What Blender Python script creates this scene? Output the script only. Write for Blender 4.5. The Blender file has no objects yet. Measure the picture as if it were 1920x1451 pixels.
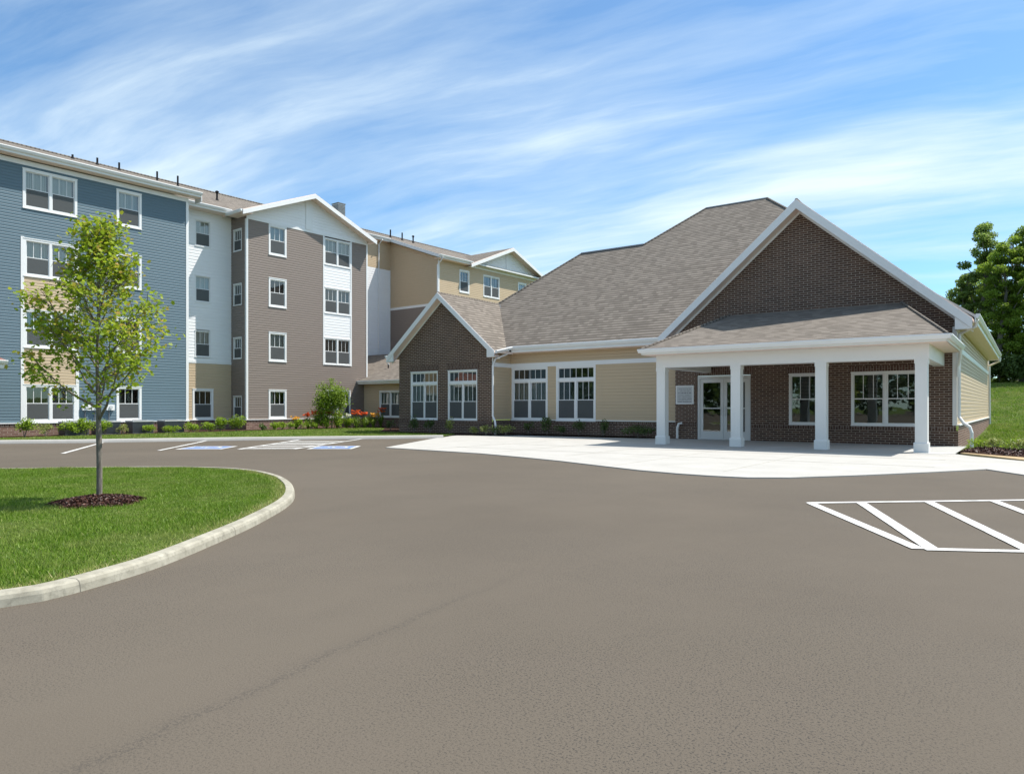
import bpy, math, random
import numpy as np
from mathutils import Vector, Matrix
from mathutils.geometry import tessellate_polygon
random.seed(7); rng = np.random.default_rng(7)
R = math.radians
scn = bpy.context.scene
COL = scn.collection

# ------------------------------------------------------------------ mesh helper
class MB:
    """collects polygons (verts in metres), UV = metres along the face"""
    def __init__(s): s.v = []; s.f = []; s.uv = []; s.m = []; s.mats = []; s.tint = None; s.smooth = False
    def mi(s, m):
        if m not in s.mats: s.mats.append(m)
        return s.mats.index(m)
    def face(s, pts, m, uvs=None):
        pts = [Vector(p) for p in pts]
        n = Vector((0, 0, 0))
        for i in range(len(pts)):
            a, b = pts[i], pts[(i + 1) % len(pts)]
            n += Vector(((a.y - b.y) * (a.z + b.z), (a.z - b.z) * (a.x + b.x), (a.x - b.x) * (a.y + b.y)))
        if n.length < 1e-12: return
        n.normalize()
        if uvs is None:
            if abs(n.z) > .999: h = Vector((1, 0, 0)); v = Vector((0, 1, 0))
            else: h = Vector((0, 0, 1)).cross(n).normalized(); v = n.cross(h)
            uvs = [(p.dot(h), p.dot(v)) for p in pts]
        b = len(s.v); s.v += pts; s.f.append(tuple(range(b, b + len(pts)))); s.uv += uvs; s.m.append(s.mi(m))
    def box(s, a, b, m, skip=''):
        x0, y0, z0 = [min(a[i], b[i]) for i in range(3)]; x1, y1, z1 = [max(a[i], b[i]) for i in range(3)]
        if 'f' not in skip: s.face([(x0,y0,z0),(x1,y0,z0),(x1,y0,z1),(x0,y0,z1)], m)
        if 'b' not in skip: s.face([(x1,y1,z0),(x0,y1,z0),(x0,y1,z1),(x1,y1,z1)], m)
        if 'l' not in skip: s.face([(x0,y1,z0),(x0,y0,z0),(x0,y0,z1),(x0,y1,z1)], m)
        if 'r' not in skip: s.face([(x1,y0,z0),(x1,y1,z0),(x1,y1,z1),(x1,y0,z1)], m)
        if 't' not in skip: s.face([(x0,y0,z1),(x1,y0,z1),(x1,y1,z1),(x0,y1,z1)], m)
        if 'd' not in skip: s.face([(x0,y1,z0),(x1,y1,z0),(x1,y0,z0),(x0,y0,z0)], m)
    def prism(s, p0, p1, out, prof, m):
        """profile [(out, up)] swept from p0 to p1"""
        p0, p1, out = Vector(p0), Vector(p1), Vector(out).normalized(); up = Vector((0, 0, 1))
        A = [p0 + out * a + up * b for a, b in prof]; B = [p1 + out * a + up * b for a, b in prof]
        k = len(prof)
        for i in range(k): j = (i + 1) % k; s.face([A[i], A[j], B[j], B[i]], m)
        s.face(A[::-1], m); s.face(B, m)
    def tube(s, pts, rad, m, n=8, cap=True):
        pts = [Vector(p) for p in pts]
        if not isinstance(rad, (list, tuple)): rad = [rad] * len(pts)
        rings = []; prev = None
        for i, p in enumerate(pts):
            d = (pts[min(i + 1, len(pts) - 1)] - pts[max(i - 1, 0)]).normalized()
            ref = Vector((1, 0, 0)) if abs(d.x) < .9 else Vector((0, 1, 0))
            if prev is not None: ref = prev
            u = (ref - d * ref.dot(d)).normalized(); w = d.cross(u); prev = u
            rings.append([p + (u * math.cos(2 * math.pi * k / n) + w * math.sin(2 * math.pi * k / n)) * rad[i] for k in range(n)])
        L = 0
        for i in range(len(pts) - 1):
            dl = (pts[i + 1] - pts[i]).length
            for k in range(n):
                j = (k + 1) % n
                s.face([rings[i][k], rings[i][j], rings[i + 1][j], rings[i + 1][k]], m,
                       [(k / n, L), ((k + 1) / n, L), ((k + 1) / n, L + dl), (k / n, L + dl)])
            L += dl
        if cap: s.face(rings[0][::-1], m); s.face(rings[-1], m)
    def slab(s, pts, th, mt, mb):
        """roof sheet: polygon on top, thickness down"""
        pts = [Vector(p) for p in pts]; lo = [p - Vector((0, 0, th)) for p in pts]
        n = (pts[1] - pts[0]).cross(pts[2] - pts[0])
        if n.z < 0: pts = pts[::-1]; lo = lo[::-1]
        tr = tessellate_polygon([pts])
        for t in tr:
            q = [pts[i] for i in t]
            if (q[1] - q[0]).cross(q[2] - q[0]).z < 0: q = q[::-1]
            s.face(q, mt)
            s.face([p - Vector((0, 0, th)) for p in q[::-1]], mb)
        for i in range(len(pts)):
            j = (i + 1) % len(pts); s.face([lo[i], lo[j], pts[j], pts[i]], mb)
    def build(s, name, parent=None, base=None, smooth=False, weld=False):
        if not s.v: return None
        me = bpy.data.meshes.new(name)
        xs = [v for v in s.v]
        if base is None:
            lo = Vector((min(v.x for v in xs), min(v.y for v in xs), min(v.z for v in xs)))
            hi = Vector((max(v.x for v in xs), max(v.y for v in xs), max(v.z for v in xs)))
            base = Vector(((lo.x + hi.x) / 2, (lo.y + hi.y) / 2, lo.z))
        base = Vector(base)
        me.from_pydata([tuple(v - base) for v in s.v], [], s.f)
        uvl = me.uv_layers.new(name='UVMap')
        uvl.data.foreach_set('uv', [c for uv in s.uv for c in uv])
        for m in s.mats: me.materials.append(m)
        me.polygons.foreach_set('material_index', s.m)
        if smooth: me.polygons.foreach_set('use_smooth', [True] * len(s.f))
        if weld:
            import bmesh
            bm = bmesh.new(); bm.from_mesh(me); bmesh.ops.remove_doubles(bm, verts=bm.verts, dist=1e-4); bm.to_mesh(me); bm.free()
        me.update()
        o = bpy.data.objects.new(name, me); COL.objects.link(o)
        if parent is not None:
            o.parent = parent; o.location = base - Vector(parent.get('_b', (0, 0, 0)))
        else: o.location = base
        o['_b'] = tuple(base)
        return o

def soup(name, V, nper, mat, tint=None, parent=None, base=(0, 0, 0)):
    """V: (N*nper,3) array of separate n-gons"""
    V = np.asarray(V, dtype=np.float32).reshape(-1, 3) - np.array(base, dtype=np.float32)
    N = len(V) // nper
    me = bpy.data.meshes.new(name)
    me.vertices.add(len(V)); me.vertices.foreach_set('co', V.ravel())
    me.loops.add(len(V)); me.loops.foreach_set('vertex_index', np.arange(len(V), dtype=np.int32))
    me.polygons.add(N); me.polygons.foreach_set('loop_start', np.arange(0, len(V), nper, dtype=np.int32))
    me.update(calc_edges=True)
    if tint is not None:
        a = me.attributes.new('tint', 'FLOAT', 'FACE'); a.data.foreach_set('value', np.asarray(tint, dtype=np.float32))
    me.materials.append(mat); me.validate()
    o = bpy.data.objects.new(name, me); COL.objects.link(o); o.location = base
    if parent is not None:
        o.parent = parent; o.location = Vector(base) - Vector(parent.get('_b', (0, 0, 0)))
    o['_b'] = tuple(base)
    return o

def tag(o, label=None, cat=None, group=None, kind=None):
    if label: o['label'] = label
    if cat: o['category'] = cat
    if group: o['group'] = group
    if kind: o['kind'] = kind
    return o
def empty(name, loc, label, cat, group=None, rz=0):
    o = bpy.data.objects.new(name, None); COL.objects.link(o); o.location = loc; o.rotation_euler = (0, 0, rz)
    o.empty_display_size = .3; o['_b'] = tuple(loc)
    return tag(o, label, cat, group)

# ------------------------------------------------------------------ materials
def newmat(name):
    m = bpy.data.materials.new(name); m.use_nodes = True; nt = m.node_tree
    for n in list(nt.nodes): nt.nodes.remove(n)
    return m, nt
def N(nt, t, **kw):
    n = nt.nodes.new(t)
    for k, v in kw.items():
        if k.startswith('i_'):
            key = k[2:]; key = int(key) if key.isdigit() else key.replace('_', ' ')
            n.inputs[key].default_value = v
        else: setattr(n, k, v)
    return n
def L(nt, a, b): nt.links.new(a, b)
def c4(c): return (c[0], c[1], c[2], 1)
def principled(nt, rough=.6, spec=.5, metal=0.):
    p = N(nt, 'ShaderNodeBsdfPrincipled'); p.inputs['Roughness'].default_value = rough
    p.inputs['Specular IOR Level'].default_value = spec; p.inputs['Metallic'].default_value = metal
    o = N(nt, 'ShaderNodeOutputMaterial'); L(nt, p.outputs[0], o.inputs[0]); return p
def ramp(nt, fac, stops):
    r = N(nt, 'ShaderNodeValToRGB'); e = r.color_ramp.elements
    while len(e) < len(stops): e.new(.5)
    for i, (p, c) in enumerate(stops): e[i].position = p; e[i].color = c4(c) if len(c) == 3 else c
    L(nt, fac, r.inputs[0]); return r.outputs[0]
def noise(nt, vec, scale, detail=4, rough=.6, dim='3D'):
    n = N(nt, 'ShaderNodeTexNoise'); n.inputs['Scale'].default_value = scale; n.inputs['Detail'].default_value = detail
    n.inputs['Roughness'].default_value = rough
    if vec is not None: L(nt, vec, n.inputs['Vector'])
    return n.outputs[0]
def mapv(nt, vec, scale=(1, 1, 1), rot=(0, 0, 0), loc=(0, 0, 0)):
    m = N(nt, 'ShaderNodeMapping'); m.inputs['Scale'].default_value = scale; m.inputs['Rotation'].default_value = rot
    m.inputs['Location'].default_value = loc; L(nt, vec, m.inputs['Vector']); return m.outputs[0]
def mix(nt, fac, a, b, mode='MIX'):
    m = N(nt, 'ShaderNodeMix', data_type='RGBA', blend_type=mode)
    for i, x in ((0, fac), (6, a), (7, b)):
        if hasattr(x, 'is_linked'): L(nt, x, m.inputs[i])
        else: m.inputs[i].default_value = x if i == 0 else c4(x)
    return m.outputs[2]
def math_(nt, op, a, b=None, clamp=False):
    m = N(nt, 'ShaderNodeMath', operation=op); m.use_clamp = clamp
    for i, x in ((0, a), (1, b)):
        if x is None: continue
        if hasattr(x, 'is_linked'): L(nt, x, m.inputs[i])
        else: m.inputs[i].default_value = x
    return m.outputs[0]
def bump(nt, h, p, strength=.3, dist=.01):
    b = N(nt, 'ShaderNodeBump'); b.inputs['Strength'].default_value = strength; b.inputs['Distance'].default_value = dist
    L(nt, h, b.inputs['Height']); L(nt, b.outputs[0], p.inputs['Normal'])
def uvn(nt): return N(nt, 'ShaderNodeTexCoord').outputs['UV']
def objn(nt): return N(nt, 'ShaderNodeTexCoord').outputs['Object']
def posn(nt): return N(nt, 'ShaderNodeNewGeometry').outputs['Position']

def m_plain(name, col, rough=.5, var=.08, scale=3., spec=.5, metal=0.):
    m, nt = newmat(name); p = principled(nt, rough, spec, metal)
    f = noise(nt, posn(nt), scale, 5)
    c = mix(nt, f, [x * (1 - var) for x in col], [x * (1 + var) for x in col]); L(nt, c, p.inputs['Base Color']); return m
def m_siding(name, col):
    m, nt = newmat(name); p = principled(nt, .5, .35)
    uv = uvn(nt)
    f = noise(nt, mapv(nt, uv, (.35, 9.8, 1)), 1.0, 2)          # each board a touch different
    g = noise(nt, mapv(nt, uv, (1.2, .5, 1)), 1.2, 4)
    c = mix(nt, f, [x * .93 for x in col], [x * 1.07 for x in col])
    c = mix(nt, math_(nt, 'MULTIPLY', g, .22), c, [x * .8 for x in col])
    L(nt, c, p.inputs['Base Color'])
    bump(nt, noise(nt, mapv(nt, uv, (3, 60, 1)), 3, 3), p, .06, .003); return m
def m_brick(name, a, b, mort, w=.203, h=.0677, rot=False, ms=.0055, tone=None):
    m, nt = newmat(name); p = principled(nt, .85, .2)
    uv = uvn(nt)
    if rot: uv = mapv(nt, uv, rot=(0, 0, R(90)))
    t = N(nt, 'ShaderNodeTexBrick'); L(nt, uv, t.inputs['Vector'])
    t.inputs['Scale'].default_value = 1; t.inputs['Brick Width'].default_value = w; t.inputs['Row Height'].default_value = h
    t.inputs['Mortar Size'].default_value = ms; t.inputs['Mortar Smooth'].default_value = .2; t.inputs['Bias'].default_value = -.1
    t.inputs['Color1'].default_value = c4(a); t.inputs['Color2'].default_value = c4(b); t.inputs['Mortar'].default_value = c4(mort)
    f = noise(nt, uv, .5, 5)
    c = mix(nt, math_(nt, 'MULTIPLY', f, .35), t.outputs['Color'], [x * .6 for x in a])
    g = noise(nt, uv, 40, 3); c = mix(nt, math_(nt, 'MULTIPLY', g, .25), c, [x * 1.5 for x in a])
    L(nt, c, p.inputs['Base Color'])
    inv = math_(nt, 'SUBTRACT', 1., t.outputs['Fac']); bump(nt, inv, p, .7, .008); return m
def m_shingle(name, base):
    m, nt = newmat(name); p = principled(nt, .95, .15)
    uv = uvn(nt)
    d = noise(nt, mapv(nt, uv, (3.1, 7.1, 1)), 1.6, 2)
    uo = N(nt, 'ShaderNodeVectorMath', operation='ADD'); L(nt, uv, uo.inputs[0])
    cx = N(nt, 'ShaderNodeCombineXYZ'); L(nt, math_(nt, 'MULTIPLY', d, .35), cx.inputs[0]); L(nt, cx.outputs[0], uo.inputs[1])
    t = N(nt, 'ShaderNodeTexBrick'); L(nt, uo.outputs[0], t.inputs['Vector'])
    t.inputs['Scale'].default_value = 1; t.inputs['Brick Width'].default_value = .24; t.inputs['Row Height'].default_value = .205
    t.inputs['Mortar Size'].default_value = .0; t.offset = .37; t.offset_frequency = 3
    t.inputs['Color1'].default_value = c4([x * .82 for x in base]); t.inputs['Color2'].default_value = c4([x * 1.55 for x in base])
    sp = N(nt, 'ShaderNodeSeparateXYZ'); L(nt, uv, sp.inputs[0])
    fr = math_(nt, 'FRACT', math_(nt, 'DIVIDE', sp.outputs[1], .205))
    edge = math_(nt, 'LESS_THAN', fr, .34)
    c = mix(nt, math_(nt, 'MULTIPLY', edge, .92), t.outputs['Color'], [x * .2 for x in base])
    warm = noise(nt, mapv(nt, uv, (.9, 1.3, 1)), 1.0, 5)
    c = mix(nt, math_(nt, 'MULTIPLY', warm, .25), c, (base[0] * 1.05, base[1] * .95, base[2] * .85))
    gr = noise(nt, uv, 55, 3, .7); c = mix(nt, math_(nt, 'MULTIPLY', gr, .35), c, [x * 1.45 for x in base])
    L(nt, c, p.inputs['Base Color'])
    bump(nt, fr, p, -.45, .012); return m
def m_glass(name):
    m, nt = newmat(name); o = N(nt, 'ShaderNodeOutputMaterial')
    tr = N(nt, 'ShaderNodeBsdfTransparent'); tr.inputs[0].default_value = (.72, .78, .76, 1)
    gl = N(nt, 'ShaderNodeBsdfGlossy'); gl.inputs['Roughness'].default_value = .015; gl.inputs[0].default_value = (.95, 1, .98, 1)
    fr = N(nt, 'ShaderNodeFresnel'); fr.inputs[0].default_value = 1.5
    b = N(nt, 'ShaderNodeBump'); b.inputs['Strength'].default_value = .03; b.inputs['Distance'].default_value = .05
    L(nt, noise(nt, posn(nt), 1.6, 2), b.inputs['Height']); L(nt, b.outputs[0], fr.inputs['Normal']); L(nt, b.outputs[0], gl.inputs['Normal'])
    f = math_(nt, 'ADD', math_(nt, 'MULTIPLY', fr.outputs[0], 1.7), .06, True)
    mx = N(nt, 'ShaderNodeMixShader'); L(nt, f, mx.inputs[0]); L(nt, tr.outputs[0], mx.inputs[1]); L(nt, gl.outputs[0], mx.inputs[2])
    L(nt, mx.outputs[0], o.inputs[0]); return m
def m_screen(name):
    m, nt = newmat(name); o = N(nt, 'ShaderNodeOutputMaterial')
    tr = N(nt, 'ShaderNodeBsdfTransparent'); tr.inputs[0].default_value = (.85, .85, .86, 1)
    d = N(nt, 'ShaderNodeBsdfDiffuse'); d.inputs[0].default_value = (.135, .14, .14, 1)
    mx = N(nt, 'ShaderNodeMixShader'); mx.inputs[0].default_value = .72
    L(nt, tr.outputs[0], mx.inputs[1]); L(nt, d.outputs[0], mx.inputs[2]); L(nt, mx.outputs[0], o.inputs[0]); return m
def m_leaf(name, dark, light, autumn=None, trans=.35, spec=.3):
    m, nt = newmat(name); o = N(nt, 'ShaderNodeOutputMaterial')
    a = N(nt, 'ShaderNodeAttribute', attribute_name='tint')
    st = [(0, dark), (.75, light)]
    if autumn: st.append((.97, autumn))
    c = ramp(nt, a.outputs['Fac'], st)
    p = N(nt, 'ShaderNodeBsdfPrincipled'); p.inputs['Roughness'].default_value = .5; p.inputs['Specular IOR Level'].default_value = spec
    L(nt, c, p.inputs['Base Color'])
    t = N(nt, 'ShaderNodeBsdfTranslucent'); L(nt, mix(nt, .5, c, light), t.inputs[0])
    mx = N(nt, 'ShaderNodeMixShader'); mx.inputs[0].default_value = trans
    L(nt, p.outputs[0], mx.inputs[1]); L(nt, t.outputs[0], mx.inputs[2]); L(nt, mx.outputs[0], o.inputs[0]); return m
def m_bark(name, a, b):
    m, nt = newmat(name); p = principled(nt, .9, .2); pos = objn(nt)
    f = noise(nt, mapv(nt, pos, (30, 30, 6)), 1.5, 6, .65)
    L(nt, ramp(nt, f, [(.3, a), (.7, b)]), p.inputs['Base Color']); bump(nt, f, p, .5, .01); return m

M = {}
M['white'] = m_plain('white_trim_paint', (.80, .80, .785), .42, .05, 1.3)
M['soffit'] = m_plain('soffit_vinyl', (.85, .69, .60), .55, .04)  # peach tint: warm bounce from sunlit mulch and brick put into the colour
M['cream'] = m_plain('cream_beam_paint', (.78, .77, .73), .5, .03)
M['blue'] = m_siding('blue_vinyl_siding', (.125, .188, .226))
M['tan'] = m_siding('tan_vinyl_siding', (.565, .435, .285))
M['brown'] = m_siding('taupe_vinyl_siding', (.245, .20, .17))
M['whites'] = m_siding('white_vinyl_siding', (.86, .86, .855))
M['brick'] = m_brick('dark_brown_brick', (.082, .047, .035), (.16, .096, .068), (.50, .42, .34), w=.26, h=.077, ms=.0095)
M['soldier'] = m_brick('dark_brown_soldier_brick', (.085, .050, .038), (.155, .095, .072), (.36, .31, .26), w=.23, h=.085, rot=True, ms=.009)
M['brick_red'] = m_brick('red_brown_base_brick', (.16, .085, .062), (.28, .175, .13), (.52, .45, .38), w=.26, h=.082, ms=.008)
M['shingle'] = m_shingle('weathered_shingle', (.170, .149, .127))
M['shingle_red'] = m_shingle('reddish_shingle', (.25, .13, .11))
M['glass'] = m_glass('window_glass'); M['screen'] = m_screen('insect_screen_mesh')
M['blind'] = m_plain('blind_slats', (.72, .73, .68), .6, .05)
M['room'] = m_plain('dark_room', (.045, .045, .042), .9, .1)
M['metal'] = m_plain('painted_grey_metal', (.16, .165, .17), .5, .08)
M['lmetal'] = m_plain('light_grey_metal', (.55, .56, .56), .45, .05)
M['alu'] = m_plain('white_aluminium', (.66, .66, .64), .35, .03, spec=.6)
M['black'] = m_plain('black_pipe', (.012, .012, .014), .7, .1, spec=.2)
M['bark'] = m_bark('sapling_bark', (.10, .085, .07), (.27, .235, .20))
M['bark_dark'] = m_bark('old_bark', (.10, .09, .08), (.25, .23, .20))
M['leaf_maple'] = m_leaf('maple_leaf', (.11, .21, .015), (.36, .46, .035), (.46, .30, .06), .5)
M['leaf_small'] = m_leaf('small_tree_leaf', (.06, .12, .012), (.27, .39, .04), None, .35)
M['leaf_shrub'] = m_leaf('shrub_leaf', (.10, .18, .012), (.32, .45, .04), None, .45)
M['leaf_var'] = m_leaf('variegated_shrub_leaf', (.09, .13, .03), (.38, .42, .12), None, .4)
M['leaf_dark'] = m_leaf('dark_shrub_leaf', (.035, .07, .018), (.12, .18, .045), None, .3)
M['leaf_wood'] = m_leaf('woodland_leaf', (.045, .09, .012), (.30, .42, .06), None, .6)
M['leaf_cool'] = m_leaf('cool_woodland_leaf', (.05, .095, .028), (.27, .37, .09), None, .6)
M['lily_leaf'] = m_leaf('daylily_leaf', (.08, .15, .015), (.24, .34, .05), None, .4)
M['petal_o'] = m_leaf('orange_petal', (.75, .10, .02), (.85, .16, .04), None, .4)
M['petal_y'] = m_leaf('yellow_petal', (.8, .38, .03), (.85, .5, .08), None, .4)
M['petal_w'] = m_leaf('white_petal', (.75, .75, .6), (.8, .8, .7), None, .4)
M['mulch_chip'] = m_leaf('mulch_chips', (.028, .011, .008), (.125, .055, .038), None, 0.)

def m_asphalt():
    m, nt = newmat('sun_bleached_asphalt'); p = principled(nt, .93, .15); pos = posn(nt)
    big = noise(nt, pos, .22, 6, .62); mid = noise(nt, mapv(nt, pos, (1, 1, 1)), 1.7, 5, .6)
    fine = noise(nt, pos, 95, 3, .75); vf = noise(nt, pos, 95, 2, .65)
    c = ramp(nt, big, [(.3, (.106, .087, .066)), (.7, (.132, .110, .085))])
    c = mix(nt, math_(nt, 'MULTIPLY', mid, .32), c, (.088, .075, .060))
    patch = ramp(nt, noise(nt, mapv(nt, pos, (.8, .5, 1), rot=(0, 0, .6)), .55, 4), [(.38, (.06, .06, .06)), (.60, (1, 1, 1))])
    pits = ramp(nt, vf, [(.38, (1, 1, 1)), (.45, (0, 0, 0))])
    c = mix(nt, math_(nt, 'MULTIPLY', math_(nt, 'MULTIPLY', pits, patch), .85), c, (.045, .042, .038))
    sp = ramp(nt, fine, [(.35, (0, 0, 0)), (.72, (1, 1, 1))]); c = mix(nt, math_(nt, 'MULTIPLY', sp, .20), c, (.19, .165, .135))
    # a paving seam and faint roller marks
    sx = N(nt, 'ShaderNodeSeparateXYZ'); L(nt, pos, sx.inputs[0])
    dx = math_(nt, 'ADD', sx.outputs[0], math_(nt, 'ADD', 2.72, math_(nt, 'MULTIPLY', math_(nt, 'SUBTRACT', noise(nt, pos, 1.4, 3), .5), .22)))
    dy = math_(nt, 'MULTIPLY', math_(nt, 'SUBTRACT', sx.outputs[1], 1.1), .13)
    dist = math_(nt, 'ABSOLUTE', math_(nt, 'ADD', dx, dy))
    seam = ramp(nt, dist, [(.0, (1, 1, 1)), (.045, (.25, .25, .25)), (.12, (0, 0, 0))])
    lim = ramp(nt, math_(nt, 'MULTIPLY', sx.outputs[1], .1), [(.33, (1, 1, 1)), (.47, (0, 0, 0))])
    sm = math_(nt, 'MULTIPLY', math_(nt, 'MULTIPLY', seam, lim), math_(nt, 'MULTIPLY', ramp(nt, noise(nt, pos, 55, 3, .8), [(.46, (0, 0, 0)), (.56, (1, 1, 1))]), .5))
    c = mix(nt, sm, c, (.05, .046, .042))
    roll = noise(nt, mapv(nt, pos, (6, .35, 1), rot=(0, 0, R(40))), 1.0, 3)
    c = mix(nt, math_(nt, 'MULTIPLY', roll, .14), c, (.09, .077, .062))
    L(nt, c, p.inputs['Base Color']); bump(nt, fine, p, .5, .006); return m
M['asphalt'] = m_asphalt()
def m_concrete(name, a, b, stain=.2, fr=1.2):
    m, nt = newmat(name); p = principled(nt, .85, .25); pos = posn(nt)
    f = noise(nt, pos, fr, 7, .65); c = ramp(nt, f, [(.3, a), (.7, b)])
    g = noise(nt, pos, 14, 5, .7); c = mix(nt, math_(nt, 'MULTIPLY', ramp(nt, g, [(.5, (0, 0, 0)), (.75, (1, 1, 1))]), stain), c, [x * .45 for x in a])
    L(nt, c, p.inputs['Base Color']); bump(nt, noise(nt, pos, 60, 4), p, .25, .004); return m
M['apron'] = m_concrete('new_concrete', (.39, .374, .342), (.46, .443, .408), .14)
M['porchc'] = m_concrete('porch_concrete', (.40, .40, .38), (.47, .465, .44), .1)
M['kerb_line'] = m_plain('joint_grime', (.12, .11, .09), .9)
M['kerb'] = m_concrete('kerb_concrete', (.27, .25, .195), (.42, .395, .32), .6, 4)
def m_paint(name, col):
    m, nt = newmat(name); p = principled(nt, .7, .3); pos = posn(nt)
    w = math_(nt, 'MAXIMUM', ramp(nt, noise(nt, pos, 60, 4, .8), [(.36, (1, 1, 1)), (.46, (0, 0, 0))]), ramp(nt, noise(nt, pos, 2.2, 5, .75), [(.36, (.8, .8, .8)), (.50, (0, 0, 0))]))
    L(nt, mix(nt, math_(nt, 'MULTIPLY', w, .6), col, (.2, .19, .17)), p.inputs['Base Color']); return m
M['paint'] = m_paint('white_road_paint', (.66, .65, .62)); M['paint_blue'] = m_paint('blue_road_paint', (.13, .23, .52))
def m_soil(name, a, b, s=6):
    m, nt = newmat(name); p = principled(nt, .95, .1); pos = posn(nt); f = noise(nt, pos, s, 8, .7)
    L(nt, ramp(nt, f, [(.3, a), (.7, b)]), p.inputs['Base Color']); bump(nt, f, p, .8, .03); return m
M['turf'] = m_soil('turf_soil', (.05, .085, .012), (.12, .155, .035), 5)
M['mulch'] = m_soil('dark_mulch', (.022, .011, .008), (.07, .038, .027), 14)
M['sand'] = m_soil('dry_soil', (.38, .27, .15), (.52, .40, .25), 8)
def m_blade(name, patchy=.5):
    m, nt = newmat(name); o = N(nt, 'ShaderNodeOutputMaterial'); pos = posn(nt)
    a = N(nt, 'ShaderNodeAttribute', attribute_name='tint')
    c = ramp(nt, a.outputs['Fac'], [(0, (.045, .10, .006)), (.5, (.135, .25, .014)), (.9, (.29, .40, .06)), (1, (.50, .42, .20))])
    pn = ramp(nt, noise(nt, mapv(nt, pos, (1, 1, .2)), 1.3, 6, .7), [(.46, (0, 0, 0)), (.66, (1, 1, 1))])
    c = mix(nt, math_(nt, 'MULTIPLY', pn, patchy), c, (.36, .34, .13))
    p = N(nt, 'ShaderNodeBsdfPrincipled'); p.inputs['Roughness'].default_value = .5; p.inputs['Specular IOR Level'].default_value = .3
    L(nt, c, p.inputs['Base Color']); t = N(nt, 'ShaderNodeBsdfTranslucent'); L(nt, c, t.inputs[0])
    mx = N(nt, 'ShaderNodeMixShader'); mx.inputs[0].default_value = .4
    L(nt, p.outputs[0], mx.inputs[1]); L(nt, t.outputs[0], mx.inputs[2]); L(nt, mx.outputs[0], o.inputs[0]); return m
M['blade'] = m_blade('grass_blades', .42); M['blade_s'] = m_blade('dry_grass_blades', .9); M['blade_h'] = m_blade('hill_grass_blades', .75)

# ------------------------------------------------------------------ wall builders
def cut(a, b, holes):
    out = [(a, b)]
    for h0, h1 in holes:
        nx = []
        for x0, x1 in out:
            if h1 <= x0 or h0 >= x1: nx.append((x0, x1)); continue
            if h0 > x0: nx.append((x0, h0))
            if h1 < x1: nx.append((h1, x1))
        out = nx
    return out
def siding(mb, org, ax, n, a, b, z0, z1, mat, holes=(), rng_fn=None, h=.13, d=.019):
    """lapped boards on plane org + ax*t; holes (t0,t1,z0,z1)"""
    org, ax, n = Vector(org), Vector(ax), Vector(n)
    k = max(1, round((z1 - z0) / h)); h = (z1 - z0) / k
    P = lambda t, z, off: org + ax * t + n * off + Vector((0, 0, z))
    flip = ax.cross(Vector((0, 0, 1))).dot(n) < 0
    for i in range(k):
        za = z0 + i * h; zb = za + h
        if rng_fn: (a0, b0), (a1, b1) = rng_fn(za), rng_fn(zb)
        else: a0 = a1 = a; b0 = b1 = b
        if b0 - a0 < .01: continue
        hs = [(x0, x1) for x0, x1, y0, y1 in holes if y0 < (za + zb) / 2 < y1]
        for x0, x1 in cut(a0, b0, hs):
            u0 = a1 if abs(x0 - a0) < 1e-6 else x0; u1 = b1 if abs(x1 - b0) < 1e-6 else x1
            if u1 < u0: u0 = u1 = (u0 + u1) / 2
            zm = za + (zb - za) * .66; w0, w1 = x0 + (u0 - x0) * .66, x1 + (u1 - x1) * .66
            q = [P(x0, za, d), P(x1, za, d), P(w1, zm, d * .92), P(w0, zm, d * .92)]
            q2 = [P(w0, zm, d * .92), P(w1, zm, d * .92), P(u1, zb, 0.001), P(u0, zb, 0.001)]
            lip = [P(x0, za, 0), P(x1, za, 0), P(x1, za, d), P(x0, za, d)]
            for Q in (q, q2, lip): mb.face(Q[::-1] if flip else Q, mat)
def flatwall(mb, org, ax, n, a, b, z0, z1, mat, holes=(), reveal=.08):
    org, ax, n = Vector(org), Vector(ax), Vector(n)
    P = lambda t, z, off=0: org + ax * t + n * off + Vector((0, 0, z))
    flip = ax.cross(Vector((0, 0, 1))).dot(n) < 0
    F = lambda q: mb.face(q[::-1] if flip else q, mat)
    zs = sorted(set([z0, z1] + [min(max(z, z0), z1) for h in holes for z in h[2:]]))
    for i in range(len(zs) - 1):
        za, zb = zs[i], zs[i + 1]; zm = (za + zb) / 2
        for x0, x1 in cut(a, b, [(h[0], h[1]) for h in holes if h[2] < zm < h[3]]):
            F([P(x0, za), P(x1, za), P(x1, zb), P(x0, zb)])
    for x0, x1, y0, y1 in holes:
        F([P(x0, y0), P(x0, y1), P(x0, y1, -reveal), P(x0, y0, -reveal)]); F([P(x1, y1), P(x1, y0), P(x1, y0, -reveal), P(x1, y1, -reveal)])
        F([P(x1, y0), P(x0, y0), P(x0, y0, -reveal), P(x1, y0, -reveal)]); F([P(x0, y1), P(x1, y1), P(x1, y1, -reveal), P(x0, y1, -reveal)])

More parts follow.
